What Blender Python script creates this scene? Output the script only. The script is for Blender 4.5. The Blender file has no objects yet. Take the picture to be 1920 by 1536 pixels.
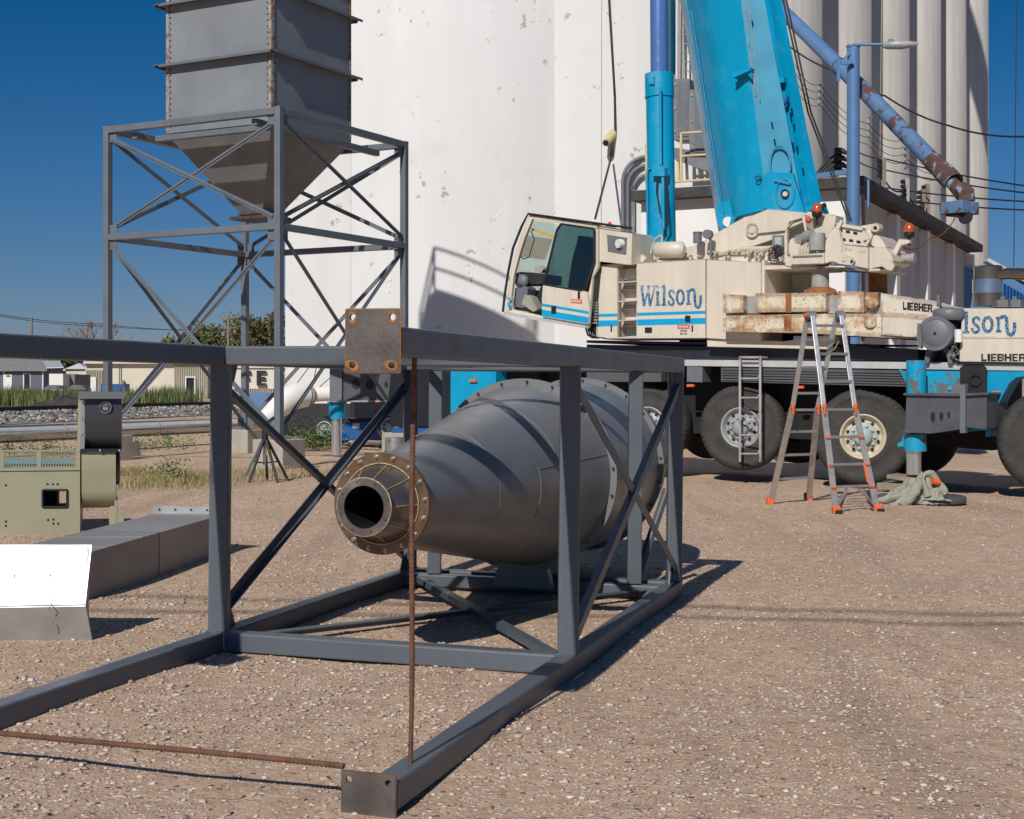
import bpy, bmesh, math, random
import numpy as np
from mathutils import Vector, Matrix
random.seed(7); rng=np.random.default_rng(11)
R=math.radians; PI=math.pi
sc=bpy.context.scene; COL=sc.collection
# ---------------- camera, world, sun ----------------
F=2667.0; HY=723.0; CH=1.5
cam=bpy.data.cameras.new('camera'); co=bpy.data.objects.new('camera',cam); COL.objects.link(co)
cam.sensor_width=36; cam.lens=50.0; cam.shift_y=-45/1920.; cam.clip_end=5000; cam.clip_start=.05
co.location=(0,0,CH); co.rotation_euler=(PI/2,0,0); sc.camera=co
SUN_AZ=R(19.8); SUN_EL=R(36.5)
w=bpy.data.worlds.new('World'); sc.world=w; w.use_nodes=True
nt=w.node_tree; bg=nt.nodes['Background']
sky=nt.nodes.new('ShaderNodeTexSky'); sky.sky_type='NISHITA'; sky.sun_disc=False
sky.sun_elevation=SUN_EL; sky.sun_rotation=SUN_AZ+PI; sky.air_density=1.0; sky.dust_density=.35; sky.ozone_density=3.0; sky.altitude=900
hsv=nt.nodes.new('ShaderNodeHueSaturation'); hsv.inputs['Saturation'].default_value=1.12
tc=nt.nodes.new('ShaderNodeTexCoord'); sp=nt.nodes.new('ShaderNodeSeparateXYZ'); rp=nt.nodes.new('ShaderNodeValToRGB')
mx=nt.nodes.new('ShaderNodeMix'); mx.data_type='RGBA'; mx.blend_type='MULTIPLY'; mx.inputs[0].default_value=1
nt.links.new(tc.outputs['Generated'],sp.inputs[0]); nt.links.new(sp.outputs[2],rp.inputs[0])
for i,(ps_,cc_) in enumerate(((0,(.26,.28,.39,1)),(.05,(.235,.285,.405,1)),(.15,(.14,.30,.44,1)),(.27,(.022,.275,.42,1)),(.5,(.25,.38,.52,1)))):
    if i>1: rp.color_ramp.elements.new(ps_)
    rp.color_ramp.elements[i].position=ps_; rp.color_ramp.elements[i].color=cc_
nt.links.new(sky.outputs[0],hsv.inputs['Color']); nt.links.new(hsv.outputs[0],mx.inputs[6]); nt.links.new(rp.outputs[0],mx.inputs[7])
nt.links.new(mx.outputs[2],bg.inputs[0]); bg.inputs[1].default_value=.11
sl=bpy.data.lights.new('sun','SUN'); sl.energy=4.0; sl.angle=R(.53); sl.color=(1,.955,.89)
so=bpy.data.objects.new('sun',sl); COL.objects.link(so); so.location=(-20,-30,40)
ldir=Vector((math.sin(SUN_AZ)*math.cos(SUN_EL),math.cos(SUN_AZ)*math.cos(SUN_EL),-math.sin(SUN_EL)))
so.rotation_euler=ldir.to_track_quat('-Z','Y').to_euler()
sc.view_settings.view_transform='Standard'; sc.view_settings.look='None'; sc.view_settings.exposure=0.0; sc.view_settings.gamma=1
sc.render.engine='CYCLES'
try: sc.cycles.max_bounces=6; sc.cycles.transparent_max_bounces=12
except: pass
# ---------------- projection helpers: place things at real depths ----------------
def P(px,py,Z): return Vector(((px-960)/F*Z, Z, CH-(py-HY)/F*Z))
def gz(x,y=0): return -.012*max(-12,min(12,x))
def G(px,py,dz=0):
    Z=(CH-dz)*F/max(2.,((py-HY)-.012*(px-960)))
    p=P(px,py,Z)
    if abs(p.x)>12:
        Z=(CH-dz-gz(p.x))*F/max(2.,py-HY); p=P(px,py,Z)
    return p
class Pl:   # vertical plane through O with outward normal
    def __init__(s,O,az):   # az: direction (from view axis, clockwise) the plane's face looks along
        s.O=Vector(O); s.n=Vector((math.sin(az),math.cos(az),0))
        s.a=Vector((s.n.y,-s.n.x,0))
    def at(s,px,py,off=0):
        d=Vector(((px-960)/F,1,-(py-HY)/F)); o=Vector((0,0,CH))
        t=(s.O+s.n*off-o).dot(s.n)/d.dot(s.n)
        return o+d*t
# ---------------- mesh builder ----------------
class MB:
    def __init__(s): s.v=[]; s.f=[]; s.sm=[]
    def add(s,vs,fs,sm=False):
        b=len(s.v); s.v+= [tuple(v) for v in vs]; s.f+=[tuple(b+i for i in f) for f in fs]
        s.sm+= (list(sm) if isinstance(sm,(list,tuple)) else [sm]*len(fs)); return s
    def prism(s,pts,ext,caps=True,sm=False):
        n=len(pts); pts=[Vector(p) for p in pts]; ext=Vector(ext)
        vs=pts+[p+ext for p in pts]
        fs=[(i,(i+1)%n,(i+1)%n+n,i+n) for i in range(n)]; sms=[sm]*n
        if caps:
            b=2*n; vs=vs+pts+[p+ext for p in pts]
            fs+=[tuple(b+n-1-i for i in range(n)),tuple(b+n+i for i in range(n))]; sms+=[False,False]
        return s.add(vs,fs,sms)
    def box(s,c,sz,rz=0,M=None):
        x,y,z=[k/2 for k in sz]; c=Vector(c)
        M=M or Matrix.Rotation(rz,3,'Z')
        vs=[c+M@Vector((a*x,b*y,d*z)) for d in(-1,1) for a,b in((-1,-1),(1,-1),(1,1),(-1,1))]
        return s.add(vs,[(3,2,1,0),(4,5,6,7),(0,1,5,4),(1,2,6,5),(2,3,7,6),(3,0,4,7)])
    def beam(s,p0,p1,wd,ht,up=(0,0,1),r=0,ns=3,hollow=False):
        p0=Vector(p0);p1=Vector(p1);d=(p1-p0);u=Vector(up)
        x=d.cross(u)
        if x.length<1e-6: x=d.cross(Vector((1,0,0)))
        x.normalize(); y=x.cross(d).normalized()
        if r<=0: pr=[(-wd/2,-ht/2),(wd/2,-ht/2),(wd/2,ht/2),(-wd/2,ht/2)]
        else:
            pr=[]
            for cx,cy,a0 in((wd/2-r,-ht/2+r,-PI/2),(wd/2-r,ht/2-r,0),(-wd/2+r,ht/2-r,PI/2),(-wd/2+r,-ht/2+r,PI)):
                for k in range(ns+1):
                    a=a0+PI/2*k/ns; pr.append((cx+r*math.cos(a),cy+r*math.sin(a)))
        return s.prism([p0+x*a+y*b for a,b in pr],d,sm=False)
    def tube(s,pts,r,n=8,caps=True,sm=True):
        pts=[Vector(p) for p in pts]; m=len(pts)
        rs=r if isinstance(r,(list,tuple)) else [r]*m
        b=len(s.v); prev=None
        for i,p in enumerate(pts):
            t=(pts[min(i+1,m-1)]-pts[max(i-1,0)])
            if t.length<1e-9: t=Vector((0,0,1))
            t.normalize()
            if prev is None:
                x=t.cross(Vector((0,0,1)))
                if x.length<1e-3: x=t.cross(Vector((1,0,0)))
            else: x=prev-t*prev.dot(t)
            x.normalize(); prev=x; y=t.cross(x)
            for k in range(n):
                a=2*PI*k/n; s.v.append(tuple(p+(x*math.cos(a)+y*math.sin(a))*rs[i]))
        for i in range(m-1):
            for k in range(n):
                s.f.append((b+i*n+k,b+i*n+(k+1)%n,b+(i+1)*n+(k+1)%n,b+(i+1)*n+k)); s.sm.append(sm)
        if caps:
            for e in(0,m-1):
                ring=[s.v[b+e*n+k] for k in range(n)]; c=len(s.v); s.v+=ring
                s.f.append(tuple(c+k for k in (range(n) if e else range(n-1,-1,-1)))); s.sm.append(False)
        return s
    def cyl(s,p0,p1,r0,r1=None,n=24,caps=True): return s.tube([p0,p1],[r0,r0 if r1 is None else r1],n,caps)
    def lathe(s,o,axis,prof,n=32,sm=True,a0=0,a1=2*PI,mod=None):
        # prof: list of (dist along axis, radius)
        o=Vector(o);ax=Vector(axis).normalized(); x=ax.cross(Vector((0,0,1)))
        if x.length<1e-3: x=Vector((1,0,0))
        x.normalize(); y=x.cross(ax)
        full=abs(a1-a0-2*PI)<1e-6; m=n if full else n+1; b=len(s.v)
        for h,r in prof:
            for k in range(m):
                a=a0+(a1-a0)*k/n; rr=r if mod is None else mod(h,r,k)
                s.v.append(tuple(o+ax*h+(x*math.cos(a)+y*math.sin(a))*rr))
        for i in range(len(prof)-1):
            for k in range(n):
                k2=(k+1)%m
                s.f.append((b+i*m+k,b+i*m+k2,b+(i+1)*m+k2,b+(i+1)*m+k)); s.sm.append(sm)
        return s
    def sphere(s,c,r,n=10,sc3=(1,1,1)):
        c=Vector(c);b=len(s.v)
        for i in range(n//2+1):
            t=PI*i/(n//2)
            for k in range(n):
                a=2*PI*k/n; s.v.append((c.x+r*sc3[0]*math.sin(t)*math.cos(a),c.y+r*sc3[1]*math.sin(t)*math.sin(a),c.z+r*sc3[2]*math.cos(t)))
        for i in range(n//2):
            for k in range(n): s.f.append((b+i*n+k,b+(i+1)*n+k,b+(i+1)*n+(k+1)%n,b+i*n+(k+1)%n)); s.sm.append(True)
        return s
    def ring(s,o,axis,ro,ri,th,n=32,sm=True): return s.lathe(o,axis,[(0,ri),(0,ro)],n,False).lathe(o,axis,[(0,ro),(th,ro)],n,sm).lathe(o,axis,[(th,ro),(th,ri)],n,False).lathe(o,axis,[(th,ri),(0,ri)],n,sm)
    def pp(s,pl,pts,n1,n2):   # outline on plane pl at offset n1, real thickness to n2
        return s.prism([pl.at(x,y,n1) for x,y in pts],pl.n*(n2-n1))
    def ribbon(s,pl,pts,wd,off,th=.002):
        q=[Vector((a,b)) for a,b in pts]; L=[];Rr=[]
        for i,p in enumerate(q):
            t=(q[min(i+1,len(q)-1)]-q[max(i-1,0)]).normalized(); nrm=Vector((-t.y,t.x))*wd/2
            L.append(p+nrm);Rr.append(p-nrm)
        for i in range(len(q)-1):
            s.add([pl.at(k.x,k.y,off) for k in (L[i],L[i+1],Rr[i+1],Rr[i])],[(0,1,2,3)])
        return s
    def build(s,name,mat,parent=None,bev=0,seg=1):
        me=bpy.data.meshes.new(name)
        L=Vector((0,0,0))
        if parent is not None:
            p=parent
            while p is not None: L=L+p.location; p=p.parent
        if parent is None and s.v and not getattr(s,'keep',False):
            a=np.array(s.v); L=Vector(((a[:,0].min()+a[:,0].max())/2,(a[:,1].min()+a[:,1].max())/2,a[:,2].min()))
        me.from_pydata([(v[0]-L.x,v[1]-L.y,v[2]-L.z) for v in s.v],[],s.f); me.update()
        me.polygons.foreach_set('use_smooth',s.sm)
        bm=bmesh.new(); bm.from_mesh(me); bmesh.ops.recalc_face_normals(bm,faces=bm.faces); bm.to_mesh(me); bm.free()
        me.materials.append(mat)
        o=bpy.data.objects.new(name,me); COL.objects.link(o)
        if parent is not None: o.parent=parent
        else: o.location=L
        if bev>0:
            m=o.modifiers.new('b','BEVEL'); m.width=bev; m.segments=seg; m.limit_method='ANGLE'; m.angle_limit=R(50)
        return o
def tag(o,label,cat,group=None,kind=None):
    if label: o['label']=label
    if cat: o['category']=cat
    if group: o['group']=group
    if kind: o['kind']=kind
    return o
def thing(name,loc,label,cat,group=None):
    o=bpy.data.objects.new(name,None); COL.objects.link(o); o.location=Vector(loc); o.empty_display_size=.2
    return tag(o,label,cat,group)
def lab(o,l): o['label']=l; return o
def struct(mb,name,mat): mb.keep=True; o=mb.build(name,mat); o['kind']='structure'; return o
# ---------------- materials ----------------
MATS={}
def mat(name,col,rough=.5,metal=0.,var=.12,vs=2.5,bump=0.,bs=60.,patch=None,patch2=None,spec=.5,streak=0.,coat=0.,coord='Object',isl=None,edge=None,skd=.72):
    m=bpy.data.materials.new(name); m.use_nodes=True; t=m.node_tree; N=t.nodes; K=t.links
    b=N['Principled BSDF']; b.inputs['Metallic'].default_value=metal; b.inputs['Specular IOR Level'].default_value=spec
    if coat: b.inputs['Coat Weight'].default_value=coat; b.inputs['Coat Roughness'].default_value=.15
    c=N.new('ShaderNodeTexCoord').outputs[coord]
    def noise(scale,det=4,rgh=.55,vec=c):
        n=N.new('ShaderNodeTexNoise'); n.inputs['Scale'].default_value=scale; n.inputs['Detail'].default_value=det; n.inputs['Roughness'].default_value=rgh
        K.new(vec,n.inputs['Vector']); return n.outputs[0]
    def ramp(inp,p0,p1):
        r=N.new('ShaderNodeMapRange'); r.inputs[1].default_value=p0; r.inputs[2].default_value=p1; K.new(inp,r.inputs[0]); return r.outputs[0]
    def mix(f,a,bb,mode='MIX'):
        x=N.new('ShaderNodeMix'); x.data_type='RGBA'; x.blend_type=mode
        for s_,v in((0,f),(6,a),(7,bb)):
            if isinstance(v,(int,float)): x.inputs[s_].default_value=v
            elif isinstance(v,(tuple,list)): x.inputs[s_].default_value=tuple(v)[:3]+(1,)
            else: K.new(v,x.inputs[s_])
        return x.outputs[2]
    n1=noise(vs)
    cur=mix(ramp(n1,.3,.7),[k*(1-var) for k in col],[min(1,k*(1+var)) for k in col])
    if isl:
        g=N.new('ShaderNodeNewGeometry'); cr=N.new('ShaderNodeValToRGB'); K.new(g.outputs['Random Per Island'],cr.inputs[0])
        el=cr.color_ramp.elements
        while len(el)<len(isl): el.new(.5)
        for i,q in enumerate(isl): el[i].position=i/(len(isl)-1); el[i].color=tuple(q)+(1,)
        cur=cr.outputs[0]
    if streak:
        mp=N.new('ShaderNodeMapping'); mp.inputs['Scale'].default_value=(1,1,.06); K.new(c,mp.inputs[0])
        s_=noise(streak if streak>1 else 4,5,.6,mp.outputs[0]); cur=mix(ramp(s_,.45,.75),cur,[k*skd for k in col])
    rsock=ramp(noise(vs*3),0,1); rr=N.new('ShaderNodeMapRange'); K.new(rsock,rr.inputs[0]); rr.inputs[3].default_value=max(.02,rough-.1); rr.inputs[4].default_value=min(1,rough+.12); rout=rr.outputs[0]
    hb=None
    for pt in(patch,patch2):
        if pt:
            th,pc,ps=pt[:3]; sharp=pt[3] if len(pt)>3 else .03
            pn=noise(ps,8,.68); msk=ramp(pn,th,th+sharp)
            if len(pt)>4:
                cm=N.new('ShaderNodeMath'); cm.operation='MULTIPLY'; K.new(msk,cm.inputs[0]); K.new(ramp(noise(pt[4],2,.5),.50,.56),cm.inputs[1]); msk=cm.outputs[0]
            cur=mix(msk,cur,pc); hb=msk
            rr2=N.new('ShaderNodeMix'); rr2.data_type='FLOAT'; K.new(msk,rr2.inputs[0]); K.new(rout,rr2.inputs[2]); rr2.inputs[3].default_value=.85; rout=rr2.outputs[0]
            if metal>0:
                mm=N.new('ShaderNodeMath'); mm.operation='MULTIPLY_ADD'; mm.inputs[1].default_value=-metal; mm.inputs[2].default_value=metal; K.new(msk,mm.inputs[0]); K.new(mm.outputs[0],b.inputs['Metallic'])
    if edge:
        er,ec,es=edge; bv=N.new('ShaderNodeBevel'); bv.inputs['Radius'].default_value=er; bv.samples=4
        ge=N.new('ShaderNodeNewGeometry'); vm=N.new('ShaderNodeVectorMath'); vm.operation='DOT_PRODUCT'; K.new(bv.outputs[0],vm.inputs[0]); K.new(ge.outputs['Normal'],vm.inputs[1])
        e1=ramp(vm.outputs['Value'],.9995,.955); en=ramp(noise(es,6,.65),.38,.50); em=N.new('ShaderNodeMath'); em.operation='MULTIPLY'; K.new(e1,em.inputs[0]); K.new(en,em.inputs[1])
        cur=mix(em.outputs[0],cur,ec)
    K.new(cur,b.inputs['Base Color']); K.new(rout,b.inputs['Roughness'])
    if bump:
        bn=N.new('ShaderNodeBump'); bn.inputs['Strength'].default_value=bump; bn.inputs['Distance'].default_value=.02
        K.new(noise(bs,5),bn.inputs['Height']); K.new(bn.outputs[0],b.inputs['Normal'])
    MATS[name]=m; return m
def emis(name,col,st):
    m=bpy.data.materials.new(name); m.use_nodes=True; b=m.node_tree.nodes['Principled BSDF']; b.inputs['Base Color'].default_value=tuple(col)+(1,)
    b.inputs['Emission Color'].default_value=tuple(col)+(1,); b.inputs['Emission Strength'].default_value=st; return m
def glass(name,tint,gl=.12,rough=.02):
    m=bpy.data.materials.new(name); m.use_nodes=True; t=m.node_tree; N=t.nodes; K=t.links
    for n in list(N):
        if n.type=='BSDF_PRINCIPLED': N.remove(n)
    tr=N.new('ShaderNodeBsdfTransparent'); tr.inputs[0].default_value=tuple(tint)+(1,)
    g=N.new('ShaderNodeBsdfGlossy'); g.inputs['Roughness'].default_value=rough
    lw=N.new('ShaderNodeLayerWeight'); lw.inputs[0].default_value=.25
    ma=N.new('ShaderNodeMath'); ma.operation='MULTIPLY_ADD'; ma.inputs[1].default_value=.7; ma.inputs[2].default_value=gl; K.new(lw.outputs['Fresnel'],ma.inputs[0])
    x=N.new('ShaderNodeMixShader'); K.new(ma.outputs[0],x.inputs[0]); K.new(tr.outputs[0],x.inputs[1]); K.new(g.outputs[0],x.inputs[2])
    K.new(x.outputs[0],[n for n in N if n.type=='OUTPUT_MATERIAL'][0].inputs[0]); return m
RUST=(.17,.06,.022)
m_frame=mat('grey_primer_paint',(.093,.108,.129),.42,0,.10,1.6,.05,90,spec=.5,patch=(.70,(.16,.12,.09),7,.05),patch2=(.60,(.125,.122,.122),1.1,.3),edge=(.006,(.17,.15,.14),9))
m_frame2=mat('brace_paint',(.085,.1,.12),.45,0,.10,1.6,.05,90)
m_drum=mat('drum_paint',(.165,.168,.174),.36,0,.13,2.2,.05,40,patch=(.58,(.17,.168,.165),1.9,.25),patch2=(.70,(.19,.185,.18),9,.05))
m_tower=mat('tower_paint',(.125,.145,.17),.5,0,.12,2,.05,60,patch=(.76,(.16,.07,.035),6,.04))
m_bin=mat('bin_paint',(.20,.215,.23),.45,0,.14,.9,.06,20,patch=(.66,(.26,.29,.31),1.3,.25),patch2=(.78,(.2,.1,.05),7,.04))
m_rustedge=mat('rusty_edge',(.3,.29,.27),.7,0,.3,14,.2,60,patch=(.50,(.25,.10,.04),9,.05))
m_plate=mat('bare_steel_plate',(.115,.098,.088),.55,.35,.3,9,.12,60,patch=(.68,(.3,.1,.02),14,.12),patch2=(.72,(.05,.045,.045),20,.1))
m_orust=mat('orange_rust',(.33,.13,.03),.85,0,.45,30,.3,90)
m_nozzle=mat('heat_blued_steel',(.21,.185,.175),.27,.7,.35,7,.04,30,patch=(.60,(.20,.10,.035),7,.15))
m_weld=mat('weld_bead',(.46,.35,.20),.5,.5,.35,50,.4,120,patch=(.6,(.3,.12,.03),20,.1))
m_flange=mat('brown_flange',(.19,.12,.07),.36,.6,.3,10,.1,60,patch=(.66,(.34,.26,.16),16,.1))
m_bolt=mat('zinc_bolt',(.42,.41,.40),.3,.8,.1,20)
m_dkbolt=mat('dark_bolt',(.05,.05,.055),.4,.4,.1,20)
m_rebar=mat('rusty_rebar',(.14,.062,.035),.85,0,.35,20,.35,160,patch=(.6,(.23,.11,.06),12,.1))
m_conc=mat('concrete',(.36,.33,.28),.9,0,.12,3,.25,50,patch=(.68,(.25,.225,.19),4,.1))
m_white=mat('silo_whitewash',(.665,.66,.645),.95,0,.03,.35,.10,6,patch=(.618,(.38,.36,.32),3.2,.012,.55),patch2=(.56,(.60,.59,.56),.5,.15),streak=1.2,skd=.93)
m_row=mat('silo_concrete',(.56,.535,.49),.92,0,.08,.35,.12,10,patch=(.66,(.42,.39,.35),.9,.15),streak=2.2,skd=.8)
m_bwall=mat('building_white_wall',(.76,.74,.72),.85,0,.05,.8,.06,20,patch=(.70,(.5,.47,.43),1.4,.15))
m_bwall2=mat('shade_greyed_building',(.50,.50,.50),.9,0,.12,.9,.1,16,patch=(.64,(.29,.28,.27),1.1,.2),streak=5)  # side wall's shade put into the darker grey; the stains are its own
m_roofedge=mat('tar_roof_edge',(.045,.042,.042),.8,0,.4,3,.5,25,patch=(.62,(.14,.135,.13),5,.1))
m_cream=mat('cream_paint',(.635,.57,.465),.42,0,.07,1.5,.03,40,spec=.5,patch=(.73,(.33,.2,.10),7,.03),patch2=(.60,(.50,.43,.33),2.2,.2),streak=7,skd=.86,edge=(.02,(.34,.26,.18),6))
m_cw=mat('rusty_cream_paint',(.66,.60,.45),.6,0,.1,4,.25,60,patch=(.578,(.13,.07,.04),24,.04),patch2=(.485,(.40,.20,.07),2.6,.16),edge=(.13,(.20,.075,.028),7))
m_cwr=mat('rust_band',(.25,.095,.035),.85,0,.4,12,.3,60,patch=(.62,(.55,.45,.3),18,.05))
m_cwc=mat('counterweight_cream',(.60,.55,.45),.6,0,.1,4,.2,60,patch=(.60,(.23,.085,.03),4,.06),edge=(.06,(.20,.08,.03),6))
m_cyan=mat('cyan_paint',(.0,.305,.53),.36,0,.10,1.2,.05,30,patch=(.54,(.06,.32,.48),1.7,.22),patch2=(.71,(.07,.13,.16),9,.04),spec=.5,streak=5,skd=.84)
m_cyan2=mat('chipped_cyan_paint',(.0,.33,.54),.4,0,.1,3,.1,30,patch=(.525,(.12,.125,.13),6,.03),edge=(.02,(.13,.13,.13),7))
m_cyan3=mat('faded_cyan_paint',(.025,.255,.41),.45,0,.15,2,.05,30,patch=(.56,(.0,.33,.52),2.2,.2),patch2=(.76,(.09,.08,.07),11,.03))
m_blueletter=None
m_stripe=mat('stripe_blue',(.0,.33,.60),.4,0,.05,3)
m_navy=mat('chassis_black',(.012,.014,.02),.5,0,.3,2,.1,20)
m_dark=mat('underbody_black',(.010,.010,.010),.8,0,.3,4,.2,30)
m_skirt=mat('grey_skirt',(.085,.085,.092),.55,0,.15,2,.06,40)
m_alu=mat('aluminium_rail',(.62,.61,.60),.35,.35,.08,4)
m_tyre=mat('tyre_rubber',(.042,.039,.037),.82,0,.25,6,.25,60,patch=(.62,(.085,.075,.065),4,.2))
m_rim=mat('wheel_grey',(.32,.33,.33),.5,.15,.15,9,.1,60,patch=(.66,(.19,.14,.10),9,.1))
m_rimc=mat('wheel_teal_cream',(.36,.42,.42),.5,0,.12,9,.1,60,patch=(.63,(.3,.2,.11),10,.1))
m_rimy=mat('wheel_rim_cream',(.55,.47,.33),.5,0,.12,9,.1,60,patch=(.60,(.28,.17,.08),12,.08))
m_chrome=mat('chrome_rod',(.80,.81,.83),.22,.9,.03,3)
m_rod=mat('sky_tinted_chrome_rod',(.17,.30,.60),.22,.55,.04,3)  # sky reflection on the chrome rod put into a blue base colour
m_grey=mat('machine_grey',(.135,.145,.16),.5,0,.12,5,.08,60)
m_beamgrey=mat('outrigger_grey',(.10,.10,.112),.42,.2,.2,3,.06,40,patch=(.66,(.22,.11,.07),4,.06))
m_black=mat('black_plastic',(.012,.012,.013),.5,0,.1,5)
m_muff=mat('heat_stained_muffler',(.27,.205,.155),.22,.9,.25,1.6,.02,20,patch=(.58,(.16,.095,.06),2.5,.3))
m_muffb=mat('blued_steel_band',(.45,.52,.60),.2,.9,.1,4)
m_rustpipe=mat('rusty_grey_steel',(.34,.33,.32),.6,.1,.15,6,.1,40,patch=(.55,(.22,.10,.05),3.5,.08))
m_seat=mat('black_upholstery',(.02,.021,.024),.6,0,.3,6)
m_glass=glass('cab_clear_glass',(.90,.97,.94),.08)
m_tint=glass('cab_tinted_glass',(.36,.48,.47),.08)
m_amber=mat('amber_lens',(.45,.075,.01),.2,0,.3,20,coat=.6)
m_red=mat('red_plastic',(.62,.06,.03),.5,0,.1,9)
m_orange=mat('orange_plastic',(.75,.13,.03),.45,0,.1,9)
m_ladder=mat('ladder_aluminium',(.52,.51,.50),.33,.75,.15,8,.05,60)
m_galv=mat('galvanised_sheet',(.50,.50,.49),.38,.8,.14,3,.04,20)
m_pipe=mat('galvanised_pipe',(.46,.47,.48),.22,.92,.07,4)
m_duct=mat('duct_sheet_steel',(.30,.285,.275),.6,.25,.12,1.5,.05,8)
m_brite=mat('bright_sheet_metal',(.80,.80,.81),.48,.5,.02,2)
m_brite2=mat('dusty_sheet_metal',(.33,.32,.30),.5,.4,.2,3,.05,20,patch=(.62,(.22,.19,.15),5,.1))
m_olive=mat('olive_green_paint',(.31,.305,.205),.45,0,.05,3,.04,50)
m_fan=mat('charcoal_fan_paint',(.06,.06,.068),.3,.3,.1,3)
m_letter=mat('black_lettering',(.012,.012,.014),.5,0,.1,9)
m_wp=mat('white_pipe_paint',(.74,.73,.70),.45,0,.06,3,.05,30,patch=(.72,(.4,.33,.25),6,.05))
m_blue=mat('blue_machine_paint',(.015,.10,.32),.4,0,.12,3)
m_lblue=mat('light_blue_paint',(.085,.19,.37),.5,0,.10,2.5,.05,30,patch=(.70,(.45,.5,.55),6,.03))
m_spout=mat('peeling_blue_spout',(.095,.18,.33),.6,0,.12,3,.25,30,patch=(.60,(.26,.32,.40),7,.04),patch2=(.53,(.10,.05,.04),2.6,.03))
m_spoutr=mat('rusty_spout',(.095,.052,.040),.85,0,.35,5,.6,14,patch=(.56,(.22,.30,.42),5,.03))
m_wood=mat('weathered_wood',(.28,.235,.18),.9,0,.25,3,.2,30,streak=12)
m_polew=mat('utility_pole_wood',(.22,.18,.145),.9,0,.2,2,.2,20)
m_signp=mat('sign_panel',(.62,.60,.54),.7,0,.04,.5)
m_wire=mat('black_cable',(.015,.015,.016),.6,0,.1,5)
m_tarp=mat('pale_green_canvas',(.30,.30,.235),.9,0,.12,9,.4,60)
m_ebox=mat('electric_grey_enamel',(.17,.18,.19),.5,0,.12,2,patch=(.74,(.2,.1,.06),4,.04))
m_yellow=mat('faded_yellow_paint',(.60,.47,.24),.6,0,.12,4,patch=(.7,(.3,.2,.1),7,.05))
m_beige=mat('beige_cladding',(.60,.565,.46),.7,0,.04,.5)
m_beige2=mat('tan_corrugated_cladding',(.46,.42,.35),.7,0,.06,.6)
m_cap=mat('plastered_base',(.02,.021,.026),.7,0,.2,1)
m_hroof=mat('grey_shingles',(.20,.195,.19),.95,0,.2,4,.3,20)
m_hwall=mat('grey_blue_siding',(.125,.145,.185),.8,0,.05,1)
m_trim=mat('white_trim',(.70,.70,.68),.6,0,.04,2)
m_win=mat('dark_window',(.02,.022,.025),.12,0,.1,2)
m_tin=mat('pale_tin_roof',(.62,.64,.66),.4,.3,.05,2)
m_bark=mat('bark',(.15,.115,.085),.95,0,.25,3,.3,20)
m_bare=mat('bare_twigs',(.25,.20,.18),.95,0,.25,3)
m_leaf=mat('tree_leaves',(.06,.08,.025),.7,0,.2,1,isl=[(.05,.07,.02),(.09,.115,.03),(.13,.15,.045),(.17,.17,.06)])
m_weed=mat('weed_leaves',(.1,.12,.04),.7,0,.2,1,isl=[(.05,.08,.018),(.085,.125,.03),(.13,.16,.05),(.20,.18,.08)])
m_dry=mat('dry_grass',(.3,.24,.12),.8,0,.2,1,isl=[(.38,.28,.12),(.30,.24,.10),(.16,.17,.05),(.45,.36,.20)])
m_green=mat('green_weeds',(.1,.16,.04),.7,0,.2,1,isl=[(.06,.11,.02),(.10,.16,.035),(.16,.2,.06)])
m_clod=mat('dark_spoil',(.055,.045,.042),.95,0,.4,2,.6,8)
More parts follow.
